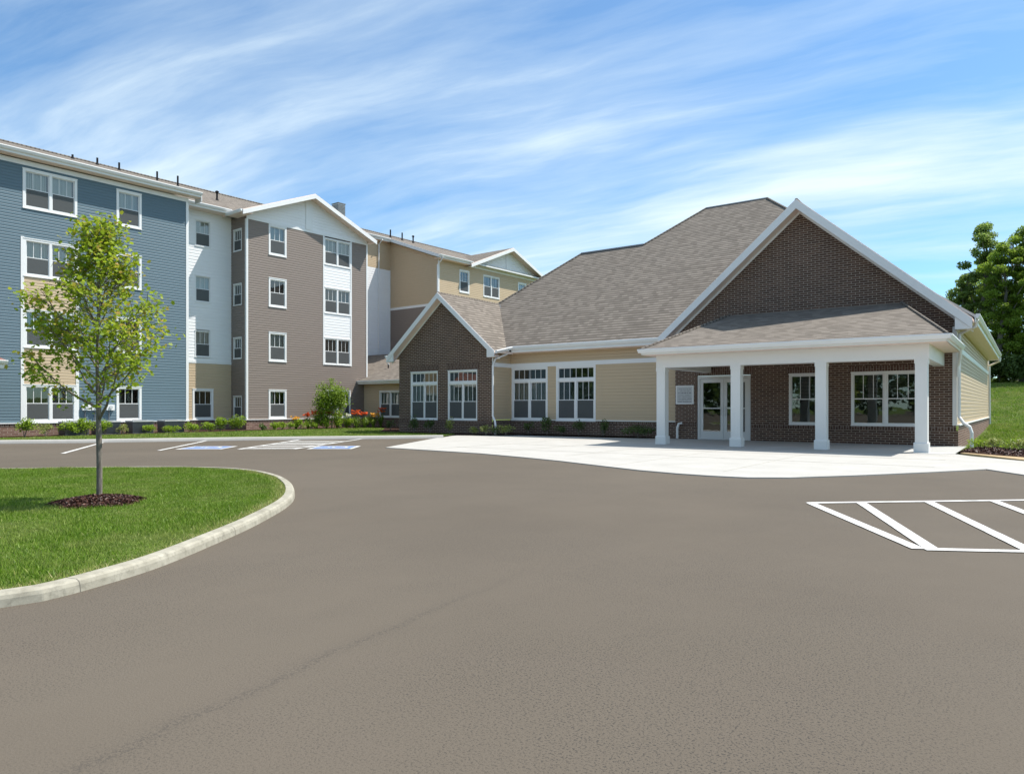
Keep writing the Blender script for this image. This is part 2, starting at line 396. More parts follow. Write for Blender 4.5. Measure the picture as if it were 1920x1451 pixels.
# ------------------------------------------------------------------ windows (local: x along wall, -y outward, z up, origin bottom centre)
WCACHE = {}
def window_parts(kind, W, H, casing, blind):
    key = (kind, round(W, 3), round(H, 3), casing, blind)
    if key in WCACHE: return WCACHE[key]
    w, s_, g, sc, bl, rm = MB(), MB(), MB(), MB(), MB(), MB()
    wh = M['white']; c = casing; hw = W / 2
    o = .032; dp = .06
    def frame(mb, x0, x1, z0, z1, t, y0, y1, mat):
        mb.box((x0, y0, z0), (x0 + t, y1, z1), mat); mb.box((x1 - t, y0, z0), (x1, y1, z1), mat)
        mb.box((x0 + t, y0, z0), (x1 - t, y1, z0 + t), mat); mb.box((x0 + t, y0, z1 - t), (x1 - t, y1, z1), mat)
    frame(w, -hw, hw, 0, H, c, -o, .07, wh)
    w.box((-hw - .012, -o - .014, H - .02), (hw + .012, -o + .001, H + .02), wh)     # drip cap
    w.box((-hw - .008, -o - .02, -.015), (hw + .008, -o + .002, .025), wh)            # sill nose
    units = []
    ix0, ix1, iz0, iz1 = -hw + c, hw - c, c, H - c
    mul = .055 if casing < .06 else .10
    if kind == 'single': units = [(ix0, ix1, iz0, iz1, 'hung')]
    elif kind == 'pair':
        units = [(ix0, -mul / 2, iz0, iz1, 'hung'), (mul / 2, ix1, iz0, iz1, 'hung')]; w.box((-mul / 2, -o + .004, iz0), (mul / 2, .07, iz1), wh)
    elif kind == 'big':
        zt = iz0 + (iz1 - iz0) * .735; zt2 = zt + .12
        units = [(ix0, -mul / 2, iz0, zt, 'hung'), (mul / 2, ix1, iz0, zt, 'hung'), (ix0, ix1, zt2, iz1, 'fixed')]
        w.box((-mul / 2, -o + .004, iz0), (mul / 2, .07, zt), wh); w.box((ix0, -o + .006, zt), (ix1, .07, zt2), wh)
    for x0, x1, z0, z1, k in units:
        t = .035
        if k == 'hung':
            zm = z0 + (z1 - z0) * .5
            frame(s_, x0, x1, z0, zm + .02, t, .0, .03, wh); frame(s_, x0, x1, zm - .015, z1, t, .032, .062, wh)
            for i in (1, 2):
                xm = x0 + (x1 - x0) * i / 3; s_.box((xm - .01, .034, zm + .02), (xm + .01, .05, z1 - t), wh)
            g.face([(x0 + t, .045, zm), (x1 - t, .045, zm), (x1 - t, .045, z1 - t), (x0 + t, .045, z1 - t)], M['glass'])
            g.face([(x0 + t, .018, z0 + t), (x1 - t, .018, z0 + t), (x1 - t, .018, zm), (x0 + t, .018, zm)], M['glass'])
            if blind != 'h2': sc.face([(x0 + t, -.004, z0 + t), (x1 - t, -.004, z0 + t), (x1 - t, -.004, zm - .01), (x0 + t, -.004, zm - .01)], M['screen'])
        else:
            frame(s_, x0, x1, z0, z1, t, .01, .05, wh)
            for i in range(1, 6):
                xm = x0 + (x1 - x0) * i / 6; s_.box((xm - .01, .02, z0 + t), (xm + .01, .036, z1 - t), wh)
            g.face([(x0 + t, .03, z0 + t), (x1 - t, .03, z0 + t), (x1 - t, .03, z1 - t), (x0 + t, .03, z1 - t)], M['glass'])
        r = random.Random(int(abs(x0) * 100 + W * 1000))
        if blind.startswith('v') and k == 'hung':                       # vertical slats
            x = x0 + .03; open_ = blind == 'vo'
            while x < x1 - .03:
                sl = .075; a = R(r.uniform(60, 78)) if open_ else R(r.uniform(8, 22))
                dx, dy = math.cos(a) * sl / 2, math.sin(a) * sl / 2
                bl.face([(x - dx, .15 - dy, z0), (x + dx, .15 + dy, z0), (x + dx, .15 + dy, z1), (x - dx, .15 - dy, z1)], M['blind'])
                x += .07 if not open_ else .1
        elif blind.startswith('h') and k == 'hung':                     # horizontal slats
            z = z1 - .02; zlo = z0 if blind == 'h' else (z0 + z1) / 2
            while z > zlo:
                bl.face([(x0 + .03, .12, z - .004), (x1 - .03, .12, z - .004), (x1 - .03, .15, z + .006), (x0 + .03, .15, z + .006)], M['blind']); z -= .05
        elif blind == 'c':                                              # curtains drawn to the sides
            for sx0, sx1 in ((x0, x0 + (x1 - x0) * .3),):
                x = sx0
                while x < sx1: bl.face([(x, .16, z0), (x + .035, .19, z0), (x + .035, .19, z1), (x, .16, z1)], M['blind']); bl.face([(x + .035, .19, z0), (x + .07, .16, z0), (x + .07, .16, z1), (x + .035, .19, z1)], M['blind']); x += .07
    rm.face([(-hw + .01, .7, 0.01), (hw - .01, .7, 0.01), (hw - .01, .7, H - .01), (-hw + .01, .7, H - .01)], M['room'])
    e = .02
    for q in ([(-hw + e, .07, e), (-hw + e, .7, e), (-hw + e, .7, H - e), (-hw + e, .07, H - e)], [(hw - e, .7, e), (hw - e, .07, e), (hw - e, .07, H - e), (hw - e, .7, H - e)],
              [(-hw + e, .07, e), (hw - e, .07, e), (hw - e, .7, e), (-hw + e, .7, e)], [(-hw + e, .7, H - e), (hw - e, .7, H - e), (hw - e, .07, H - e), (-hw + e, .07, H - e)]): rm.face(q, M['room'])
    WCACHE[key] = [w, s_, g, sc, bl, rm, {}]
    return WCACHE[key]
def window(parent, kind, W, H, pos, rz, casing=.1, blind='v', label=None):
    P = window_parts(kind, W, H, casing, blind); objs = P[6]
    names = ['window', 'sash', 'pane', 'insect_screen', 'blind', 'room']
    if not objs:
        for nme, mb in zip(names, P[:6]):
            if mb.v:
                o = mb.build(nme, base=(0, 0, 0)); objs[nme] = o
        first = True
    else: first = False
    root = None
    for nme in names:
        if nme not in objs: continue
        o = objs[nme] if first else objs[nme].copy()
        if not first: COL.objects.link(o)
        if nme == 'window':
            root = o; o.parent = parent; o.location = Vector(pos) - Vector(parent['_b']); o.rotation_euler = (0, 0, rz)
        else: o.parent = root; o.location = (0, 0, 0)
    if label: root['label'] = label
    return root
XP = R(90)     # rotation for a wall that faces +X

GUT = [(0, 0), (.0, .13), (.115, .13), (.12, .10), (.085, .03), (.07, 0)]
def gutter(mb, p0, p1, out): mb.prism(p0, p1, out, GUT, M['white'])
def downspout(mb, pts): mb.tube(pts, .042, M['white'], 6)

# =================================================================== SETTING
# terrain: one sheet to the horizon, rising into a hill behind the community building
def hz(x, y):
    def prof(t):
        ks = [(27, -.12), (33, -.1), (41, .02), (49, .28), (55, .95), (65, 2.3), (75, 3.4), (95, 4.2), (400, 5.0)]
        if t <= ks[0][0]: return ks[0][1]
        for (a, u), (b, v) in zip(ks, ks[1:]):
            if t <= b: q = (t - a) / (b - a); return u + (v - u) * q
        return ks[-1][1]
    s = min(1, max(0, (x + 30) / 22.0)) if y > 50 else min(1, max(0, (x + 3.2) / .8))
    return -.12 + (prof(y) + .12) * s
xs = sorted(set([-900, -500, -300, -200, -120, -80, 80, 120, 200, 300, 500, 900] + [i * 3 for i in range(-20, 21)] + [-4.2, -3.2, -2.4, -1.9, -1, 0, 1, 2, 4, 5]))
ys = sorted(set([-900, -400, -200, -100, 900, 600, 400, 250, 160, 120] + [i * 2 for i in range(-20, 51)]))
mb = MB(); V = [(x, y, hz(x, y)) for y in ys for x in xs]; F = []
for j in range(len(ys) - 1):
    for i in range(len(xs) - 1):
        a = j * len(xs) + i; F.append((a, a + 1, a + 1 + len(xs), a + len(xs)))
me = bpy.data.meshes.new('ground'); me.from_pydata(V, [], F); me.materials.append(M['turf']); me.polygons.foreach_set('use_smooth', [True] * len(F))
g = bpy.data.objects.new('ground', me); COL.objects.link(g); tag(g, kind='structure')

def sheet(name, pts, z, mat, th=0, label=None):
    mb = MB(); P = [Vector((p[0], p[1], z)) for p in pts]
    for t in tessellate_polygon([P]):
        q = [P[i] for i in t]
        if (q[1] - q[0]).cross(q[2] - q[0]).z < 0: q = q[::-1]
        mb.face(q, mat)
    if th:
        for i in range(len(P)):
            j = (i + 1) % len(P); dn = Vector((0, 0, -th))
            mb.face([P[i] + dn, P[j] + dn, P[j], P[i]], mat)
    o = mb.build(name); tag(o, kind='structure')
    return o
KL = [(-38, -45), (-36, -8), (-33, 3.2), (-30.6, 7.3), (-28.78, 9.62), (-27.13, 11.49), (-25.9, 13.5), (-24.27, 15.9), (-22.28, 18.35), (-20.4, 20.7), (-19.34, 21.95)]
sheet('asphalt_lot', KL + [(-18, 23), (-2, 20.5), (4, 17), (12, 14), (60, 8), (60, -90), (-60, -90), (-60, -45)], -.02, M['asphalt'])
APR = [(-16.15, 15.63), (-14.1, 15.42), (-12.04, 15.16), (-10.4, 14.68), (-8.88, 14.15), (-7.5, 13.52), (-6.26, 12.98), (-5.4, 12.76), (-4.75, 12.70), (-4.07, 12.76),
       (-3.45, 13.18), (-2.61, 14.27), (-1.6, 15.8), (-0.7, 17.3), (-.05, 16.2), (2, 14.6), (6, 13.2), (14, 12), (14, 14.6), (6, 17.2), (2.4, 19.0), (-.1, 20.35), (-1.2, 21.6), (-1.75, 22.6),
       (-1.72, 26.7), (-11.4, 26.75), (-12.3, 26.3), (-14, 25.95), (-18.2, 25.75), (-19.3, 24.7), (-20.4, 24.0), (-21.0, 23.55), (-20.3, 22.9), (-19.7, 22.1)]
apr = sheet('concrete_apron', APR, 0.0, M['apron'], .06); apr.name = 'pavement'
sheet('porch_floor', [(-10.7, 21.85), (-1.9, 21.85), (-1.6, 22.3), (-1.6, 26.72), (-10.9, 26.72)], .005, M['porchc'])
# saw-cut joints in the apron
mb = MB()
for x in (-14.4, -12.0, -9.6, -7.2, -4.8): mb.box((x - .006, 15.6 if x < -9 else 13.6, .0005), (x + .006, 21.8 if x > -11 else 25.6, .0025), M['kerb'], 'd')
for y in (17.2, 19.6): mb.box((-14.6, y - .006, .0005), (-1.6, y + .006, .0028), M['kerb'], 'd')
tag(mb.build('pavement_joints'), kind='structure')

# kerb round the lot (left) and bed behind it
def offset_line(P, d):
    out = []
    for i, p in enumerate(P):
        a = Vector(P[max(i - 1, 0)]); b = Vector(P[min(i + 1, len(P) - 1)]); t = (b - a).normalized(); out.append((p[0] - t.y * d, p[1] + t.x * d))
    return out
def kerb(name, P, prof, closed=False):
    mb = MB(); lines = []
    for d, z in prof:
        if closed:
            n = len(P); o = []
            for i in range(n):
                a, b = Vector(P[i - 1]), Vector(P[(i + 1) % n]); t = (b - a).normalized(); o.append(Vector((P[i][0] - t.y * d, P[i][1] + t.x * d, z)))
            lines.append(o + [o[0]])
        else: lines.append([Vector((x, y, z)) for x, y in offset_line(P, d)])
    for k in range(len(lines) - 1):
        for i in range(len(lines[0]) - 1):
            mb.face([lines[k][i], lines[k][i + 1], lines[k + 1][i + 1], lines[k + 1][i]], M['kerb' if closed else 'apron'])
    o = mb.build(name, weld=True, smooth=not closed); tag(o, kind='structure')
    return o
kerb('lot_kerb', KL, [(0, -.05), (.02, .085), (.05, .10), (.30, .10), (.32, .0)])
K2 = offset_line(KL, .31)
# lawn strip and mulch bed between the kerb and the walls
sheet('lawn_strip', K2 + [(-20.6, 24.2), (-25, 26), (-31, 33), (-36, 28), (-40, -45)], .045, M['turf'])
cT, sT = math.cos(R(-2.8)), math.sin(R(-2.8))
def TW(x, y): return (cT * x - sT * y, sT * x + cT * y)      # apartment frame -> world
sheet('mulch_bed', [TW(-33.0, 2), TW(-33.0, 17), TW(-33.1, 21), TW(-33.0, 27.5), (-29.6, 28.6), (-25.6, 24.4), (-23, 24.1), (-20.4, 24.25), (-19.3, 24.95), (-18.2, 25.9), (-14, 26.05), (-12.2, 26.4), (-11.5, 26.7), (-19, 27), (-25, 26.2), (-25.4, 31), (-35, 31), TW(-36.6, 21), TW(-36.6, 17.6), TW(-34.9, 2)], .05, M['mulch'])

# parking paint
cCx, sCx = math.cos(R(35.9)), math.sin(R(35.9))
def stripe(mb, p, q, w, m, z=-.012):
    p, q = Vector((*p, z)), Vector((*q, z)); t = (q - p).normalized(); n = Vector((-t.y, t.x, 0)) * w / 2
    mb.face([p - n, q - n, q + n, p + n] if True else [], m)
mb = MB()
for a, b in [((-21.34, 8.6), (-26.8, 12.1)), ((-20.52, 10.82), (-25.0, 15.0)), ((-19.22, 12.57), (-22.85, 17.55)), ((-17.9, 13.55), (-21.4, 19.4))]: stripe(mb, a, b, .11, M['paint'])
stripe(mb, (-19.22, 12.57), (-17.9, 13.55), .11, M['paint'], -.0116)
A0, A1, B0, B1 = Vector((-19.22, 12.57)), Vector((-22.85, 17.55)), Vector((-17.9, 13.55)), Vector((-21.4, 19.4))
RV, FV = Vector((cCx, sCx)), Vector((-sCx, cCx))
for f in (.11, .29, .46, .62, .78):
    p = A0.lerp(A1, f); d = B1 - B0; w_ = p - B0
    u_ = (w_.dot(FV)) / d.dot(FV); q = B0 + d * u_; stripe(mb, p, q, .36, M['paint'], -.0112)
tag(mb.build('parking_lines'), kind='structure')
mb = MB()
e1 = Vector((-.05, 7.7)) - Vector((-.68, 7.34)); 
top0, tdir = Vector((-2.37, 9.93)), Vector((2.31, 2.02)).normalized(); bot0, bdir = Vector((-.76, 7.31)), Vector((.72, .40)).normalized()
stripe(mb, top0, top0 + tdir * 8, .11, M['paint']); stripe(mb, bot0, bot0 + bdir * 7, .11, M['paint'], -.0119)
for a, b, w, z in [((-2.33, 9.93), (-.80, 7.29), .12, -.0112), ((-1.79, 10.33), (-.70, 7.34), .125, -.0105), ((-1.1, 11.03), (-.0, 7.78), .12, -.0108), ((-.40, 11.65), (.72, 8.22), .12, -.0109), ((.55, 12.45), (1.6, 8.7), .12, -.0108), ((1.5, 13.3), (2.6, 9.2), .12, -.0109)]: stripe(mb, a, b, w, M['paint'], z)
tag(mb.build('hatched_bay_lines'), kind='structure')
# accessible-bay symbols: blue field with white figure in a wheelchair
def access_symbol(c, ang, name):
    u = Vector((math.cos(ang), math.sin(ang))); v = Vector((-u.y, u.x)); mb = MB(); c = Vector(c)
    P = lambda x, y, z: (*(c + u * x * .8 + v * y * .8), z)
    def poly(pts, m, z):
        pts3 = [P(x, y, z) for x, y in pts]; vv = [Vector(p) for p in pts3]
        for t in tessellate_polygon([vv]):
            q = [vv[i] for i in t]
            if (q[1] - q[0]).cross(q[2] - q[0]).z < 0: q = q[::-1]
            mb.face(q, m)
    poly([(-1.0, -.85), (1.0, -.85), (1.0, .85), (-1.0, .85)], M['paint'], -.013)
    poly([(-.80, -.72), (.80, -.72), (.80, .72), (-.80, .72)], M['paint_blue'], -.0095)
    z = -.006; W = M['paint']
    ring = [(math.cos(a), math.sin(a)) for a in [R(k) for k in range(150, 391, 20)]]
    for (a, b), (a2, b2) in zip(ring, ring[1:]):
        poly([(a * .40 - .05, b * .40 - .15), (a2 * .40 - .05, b2 * .40 - .15), (a2 * .29 - .05, b2 * .29 - .15), (a * .29 - .05, b * .29 - .15)], W, z)
    poly([(-.08 + .1 * math.cos(R(k)), .53 + .1 * math.sin(R(k))) for k in range(0, 360, 30)], W, z + .0002)
    poly([(-.15, .42), (-.02, .42), (.0, .02), (-.13, .02)], W, z + .0004)
    poly([(-.12, .12), (.25, .12), (.25, 0), (-.12, 0)], W, z + .0006)
    poly([(.15, .1), (.27, .1), (.42, -.35), (.30, -.38)], W, z + .0008); poly([(.30, -.38), (.55, -.28), (.52, -.38), (.33, -.47)], W, z + .001)
    poly([(-.05, .28), (.2, .28), (.2, .19), (-.05, .19)], W, z + .0012)
    tag(mb.build(name), kind='structure')
access_symbol((-17.6, 14.85), R(128), 'access_symbol'); access_symbol((-20.7, 12.45), R(130), 'access_symbol')

# island: kerb, soil, turf
IS = [(-5.27, 1.76), (-5.24, 2.06), (-5.36, 2.45), (-5.59, 2.96), (-6.08, 3.71), (-6.72, 4.6), (-7.65, 5.7), (-8.48, 6.44), (-9.56, 7.18), (-10.74, 7.78), (-12.02, 8.11), (-13.2, 7.95), (-14.4, 7.2),
      (-16.3, 5.3), (-18.6, 2.6), (-20, 0), (-20.5, -3), (-19.5, -6), (-16, -8), (-12, -7.8), (-8.6, -5.5), (-6.6, -2.5), (-5.6, 0.2)]
def cr(P, k=8):
    out = []; n = len(P)
    for i in range(n):
        p0, p1, p2, p3 = [Vector(P[(i + j) % n]) for j in (-1, 0, 1, 2)]
        for s in range(k):
            t = s / k; out.append(.5 * ((2 * p1) + (p2 - p0) * t + (2 * p0 - 5 * p1 + 4 * p2 - p3) * t * t + (3 * p1 - p0 - 3 * p2 + p3) * t ** 3))
    return [(p.x, p.y) for p in out]
ISc = cr(IS)
ar = sum(ISc[i][0] * ISc[(i + 1) % len(ISc)][1] - ISc[(i + 1) % len(ISc)][0] * ISc[i][1] for i in range(len(ISc)))
if ar < 0: ISc = ISc[::-1]
KPROF = [(0, -.04), (.008, .03), (.018, .054), (.040, .067), (.13, .069), (.14, .03)]
kerb('island_kerb', ISc, KPROF, True)
n_ = len(ISc); inner = []
for i in range(n_):
    a, b = Vector(ISc[i - 1]), Vector(ISc[(i + 1) % n_]); t = (b - a).normalized(); inner.append((ISc[i][0] - t.y * .132, ISc[i][1] + t.x * .132))
sheet('island_lawn', inner, .053, M['turf'])
# kerb joints
mb = MB()
for k in range(12, n_, 24):
    a, b = Vector(ISc[k - 1]), Vector(ISc[(k + 1) % n_]); t = (b - a).normalized(); nn = Vector((-t.y, t.x)); c = Vector(ISc[k])
    for (d0, z0), (d1, z1) in zip(KPROF[:-2], KPROF[1:-1]):
        p, q = c + nn * (d0 - .0012), c + nn * (d1 - .0012); w = t * .0022
        mb.face([(*(p - w), z0 + .0012), (*(p + w), z0 + .0012), (*(q + w), z1 + .0012), (*(q - w), z1 + .0012)], M['kerb_line'])
tag(mb.build('kerb_joints'), kind='structure')

def inpoly(pts, P):
    x, y = pts[:, 0], pts[:, 1]; ins = np.zeros(len(x), bool); n = len(P)
    for i in range(n):
        x0, y0 = P[i]; x1, y1 = P[(i + 1) % n]
        c = ((y0 > y) != (y1 > y)) & (x < (x1 - x0) * (y - y0) / ((y1 - y0) + 1e-12) + x0); ins ^= c
    return ins
def grass(name, P, n, z, h, w, mat, zf=None, excl=None, label=None, near=None):
    P = np.array(P); lo, hi = P.min(0), P.max(0)
    pts = rng.uniform(lo, hi, (n, 2)); pts = pts[inpoly(pts, [tuple(p) for p in P])]
    if excl is not None: pts = pts[~excl(pts)]
    k = len(pts)
    zz = np.full(k, z) if zf is None else np.array([zf(a, b) for a, b in pts])
    clump = .75 + .35 * np.sin(pts[:, 0] * 2.7 + np.sin(pts[:, 1] * 1.9) * 2) * np.cos(pts[:, 1] * 3.1)
    hh = h * rng.uniform(.5, 1.25, k) * clump; ww = w * rng.uniform(.6, 1.3, k); a = rng.uniform(0, 6.283, k); ln = rng.normal(0, .45, (k, 2)) * hh[:, None]
    V = np.zeros((k, 3, 3)); dx, dy = np.cos(a) * ww / 2, np.sin(a) * ww / 2
    V[:, 0] = np.stack([pts[:, 0] - dx, pts[:, 1] - dy, zz], 1); V[:, 1] = np.stack([pts[:, 0] + dx, pts[:, 1] + dy, zz], 1)
    V[:, 2] = np.stack([pts[:, 0] + ln[:, 0], pts[:, 1] + ln[:, 1], zz + hh], 1)
    tn = rng.beta(2.2, 2.2, k)
    if near:
        dm = np.full(k, 9.); Q = [np.array(p) for p in near]
        for i in range(len(Q)): dm = np.minimum(dm, np.hypot(pts[:, 0] - Q[i][0], pts[:, 1] - Q[i][1]))
        e_ = (dm < rng.uniform(.06, .20, k)) & (rng.random(k) < .75); tn[e_] = rng.uniform(.92, 1, e_.sum())
    o = soup(name, V, 3, mat, tn); tag(o, label, 'grass', kind='stuff'); return o
mc = Vector((-9.43, 4.2))
def ex_m(p): return ((p[:, 0] - mc.x) ** 2 + (p[:, 1] - mc.y) ** 2) < (.49 + .05 * np.sin(np.arctan2(p[:, 1] - mc.y, p[:, 0] - mc.x) * 5)) ** 2
vis = [p for p in inner if p[0] > -17.5 and p[1] > -1.0]
grass('lawn_grass', vis, 380000, .053, .042, .0075, M['blade'], excl=ex_m, near=inner, label='green lawn grass with dry patches on the kerbed island')
grass('lawn_grass', K2[3:] + [(-20.6, 24.2), (-23, 24.0), (-25.6, 24.3), (-29.6, 28.5), TW(-32.9, 27.5), TW(-33.0, 21), TW(-32.9, 17), TW(-32.9, 7)], 60000, .045, .06, .02, M['blade_s'], label='narrow strip of lawn between lot kerb and planting bed')
grass('lawn_grass', [(-1.6, 24.5), (9, 19.5), (9, 74), (-6, 74), (-3, 50), (-1.75, 48)], 170000, 0, .14, .035, M['blade_h'], zf=lambda a, b: hz(a, b) if b > 27 else -.1, label='bright green grass slope rising behind the community building')

def blob(name, pts, z0, h, mat, n=900):
    pass
# ------------------------------------------------------------------ foliage helpers
LEAF5 = np.array([(0, -.5), (.22, -.22), (.5, -.12), (.28, .08), (.33, .38), (0, .55), (-.33, .38), (-.28, .08), (-.5, -.12), (-.22, -.22)])
LEAF4 = np.array([(0, -.5), (.3, 0), (0, .55), (-.3, 0)])
def leaves(name, C, S, mat, shape=LEAF4, tint=None, parent=None, base=(0, 0, 0), flat=.6):
    C = np.asarray(C); k = len(C); n = len(shape)
    nrm = rng.normal(0, 1, (k, 3)); nrm[:, 2] = np.abs(nrm[:, 2]) + flat; nrm /= np.linalg.norm(nrm, axis=1)[:, None]
    a = rng.normal(0, 1, (k, 3)); u = np.cross(nrm, a); u /= np.linalg.norm(u, axis=1)[:, None]; v = np.cross(nrm, u)
    V = C[:, None] + (u[:, None] * shape[None, :, :1] + v[:, None] * shape[None, :, 1:]) * np.asarray(S).reshape(-1, 1, 1)
    # cup the leaf slightly
    V += nrm[:, None] * (np.abs(shape[None, :, :1]) * .3) * np.asarray(S).reshape(-1, 1, 1)
    if tint is None: tint = np.clip(rng.normal(.45, .22, k), 0, 1)
    return soup(name, V.reshape(-1, 3), n, mat, tint, parent, base)

# ------------------------------------------------------------------ young maple on the island
def maple():
    bx, by, bz = -9.51, 4.24, .06
    t = empty('young_maple_tree', (bx, by, bz), 'slender young maple with loose yellow green leaves on the grass island', 'tree')
    H = 3.62; r = random.Random(11)
    tr = MB(); pts, rad = [], []
    for i in range(26):
        f = i / 25; z = f * (H - .1)
        pts.append((bx + .015 * math.sin(z * 2.3) + .02 * f, by + .012 * math.cos(z * 1.9), bz - .03 + z)); rad.append(.034 * (1 - .2 * f) if z < 1.1 else max(.004, .030 * (1 - f) ** .9 + .002))
    rad[0] = .045
    tr.tube(pts, rad, M['bark'], 10)
    ends = []
    def env(z): 
        ks = [(.95, .12), (1.2, .42), (1.5, .72), (1.95, .80), (2.35, .78), (2.65, .54), (2.9, .34), (3.2, .19), (3.62, .06)]
        for (a, u), (b, v) in zip(ks, ks[1:]):
            if a <= z <= b: return u + (v - u) * (z - a) / (b - a)
        return .05
    nb = 38
    for i in range(nb):
        f = i / (nb - 1); z0 = 1.02 + f ** .9 * 2.15; az = i * 2.399 + r.uniform(-.4, .4)
        up = r.uniform(.55, 1.0)
        zt = min(3.5, z0 + up * (1.0 - .5 * f)); Rr = env(min(zt, 3.6)) * r.uniform(.70, 1.02)
        p0 = Vector((bx + .012, by, bz + z0)); d = Vector((math.cos(az), math.sin(az), 0))
        p3 = Vector((bx, by, bz + zt)) + d * Rr
        if i < 7: p3 = Vector((bx, by, p3.z)) + d * Rr * .8; p3.z -= .12 * r.random()
        p1 = p0 + d * Rr * .3 + Vector((0, 0, (zt - z0) * .22)); p2 = p0 + d * Rr * .68 + Vector((0, 0, (zt - z0) * .62))
        pl = []
        for s in range(8):
            q = s / 7; pl.append(p0 * (1 - q) ** 3 + p1 * 3 * q * (1 - q) ** 2 + p2 * 3 * q * q * (1 - q) + p3 * q ** 3 + Vector((r.uniform(-.012, .012), r.uniform(-.012, .012), 0)))
        rb = .0155 * (1 - f * .6) if i > 2 else .02
        tr.tube(pl, [rb * (1 - .8 * s / 7) for s in range(8)], M['bark'], 5)
        ends.append((pl[-1], 1.0))
        for s in range(2, 8):
            for rep in range(2 if s > 3 else 1):
                az2 = az + r.choice((-1, 1)) * r.uniform(.5, 1.2); ln = r.uniform(.14, .34) * (1 - f * .4)
                e = pl[s] + Vector((math.cos(az2), math.sin(az2), r.uniform(.1, .7))) * ln
                tr.tube([pl[s], (pl[s] + e) / 2 + Vector((0, 0, .015)), e], [.005, .004, .0025], M['bark'], 4, False)
                ends.append((e, .75)); ends.append(((pl[s] + e) / 2, .5))
    for k in range(12): ends.append((Vector((bx + .02 + r.uniform(-.05, .05), by + r.uniform(-.06, .06), bz + 2.9 + k * .06)), .6))
    o = tr.build('trunk', t, smooth=True)
    C, S, T = [], [], []
    for e, w in ends:
        hz_ = (Vector(e).z - bz) / H
        if r.random() < (.22 if hz_ < .62 else .34): continue
        m = int(r.uniform(10, 24) * w * (1.25 if hz_ < .62 else .75)) + 2; base_t = r.uniform(.3, .85)
        if r.random() < .07: base_t = .9
        for k in range(m):
            off = Vector((r.gauss(0, .075), r.gauss(0, .075), r.gauss(-.01, .055))); C.append(tuple(Vector(e) + off)); S.append(r.uniform(.032, .066)); T.append(min(1, max(0, r.gauss(base_t, .16))))
    leaves('crown', C, S, M['leaf_maple'], LEAF5, T, t, (bx, by, bz + 1), flat=.5)
maple()
# mulch mound round the trunk
def chips(V, n, cfun, s): 
    for k in range(n): V.append((*cfun(), random.uniform(*s)))
mb = MB(); rings = [(0, .10), (.16, .09), (.32, .07), (.44, .045), (.52, .02)]
cxy = mc; prev = None
for rr, zz in rings:
    ring = [Vector((cxy.x + rr * (1 + .09 * math.sin(a * 5)) * math.cos(a), cxy.y + rr * (1 + .09 * math.sin(a * 5)) * math.sin(a), .045 + zz - .02)) for a in [k * 2 * math.pi / 40 for k in range(40)]]
    if prev:
        for k in range(40): mb.face([prev[k], ring[k], ring[(k + 1) % 40], prev[(k + 1) % 40]], M['mulch'])
    prev = ring
mm = mb.build('mulch_ring', smooth=True); tag(mm, 'round mound of dark brown mulch at the foot of the young maple', 'mulch')
mm['kind'] = 'stuff'
k = 5200; rr = np.sqrt(rng.uniform(0, 1, k)) * .53; aa = rng.uniform(0, 6.283, k)
C = np.stack([mc.x + rr * np.cos(aa) * (1 + .09 * np.sin(aa * 5)), mc.y + rr * np.sin(aa) * (1 + .09 * np.sin(aa * 5)), .045 + .09 * (1 - (rr / .53) ** 2) + .005 + rng.uniform(0, .012, k)], 1)
o = leaves('mulch_chips', C, rng.uniform(.015, .045, k), M['mulch_chip'], LEAF4, rng.uniform(0, 1, k) ** 1.5, mm, (mc.x, mc.y, .05), flat=.3)

# =================================================================== APARTMENT BUILDING (own frame, turned -2.8 degrees)
AB = empty('apartment_building', (0, 0, 0), 'four storey apartment building in blue, taupe, tan and white lap siding on a brick base', 'building', rz=R(-2.8))
AB['_b'] = (-40, 20, 0); AB.location = (*TW(-40, 20), 0)
X, Yx, PX, MY = Vector((1, 0, 0)), Vector((0, 1, 0)), Vector((1, 0, 0)), Vector((0, -1, 0))
zr = [(.60, 2.2), (3.75, 5.37), (6.75, 8.35), (9.6, 11.27)]
BX = -34.75
# blue wing
mb = MB(); holes = [(10.52, 12.66, .58, 8.38), (10.52, 12.66, 9.58, 11.28)] + [(14.27, 15.39, a, b) for a, b in zr] + [(4.9, 6.0, a, b) for a, b in zr]
holes = [(a + .04, b - .04, c + .03, d - .03) for a, b, c, d in holes]
siding(mb, (BX, 0, 0), Yx, PX, -6, 17.55, .58, 11.6, M['blue'], holes)
siding(mb, (BX, 17.6, 0), X, Vector((0, 1, 0)), -1.65, 0, .58, 11.6, M['blue'])
siding(mb, (BX, -6, 0), X, MY, -18, 0, .58, 11.6, M['blue'])
mb.build('siding_wall', AB)['label'] = 'blue lap siding wall'
for z0, z1 in ((2.2, 3.75), (5.37, 6.75)):
    mb = MB(); siding(mb, (BX, 0, 0), Yx, PX, 10.6, 12.58, z0, z1, M['tan'])
    mb.build('siding_panel', AB)['label'] = 'tan lap siding panel between stacked windows'
mb = MB()
mb.box((BX + .001, 10.48, .58), (BX + .034, 10.60, 8.40), M['white']); mb.box((BX + .001, 12.58, .58), (BX + .034, 12.70, 8.40), M['white'])
mb.box((BX - .02, 17.53, .58), (BX + .03, 17.66, 11.6), M['white'])
mb.box((BX - .01, -6, 11.4), (BX + .028, 17.53, 11.6), M['white'])
mb.build('trim', AB)
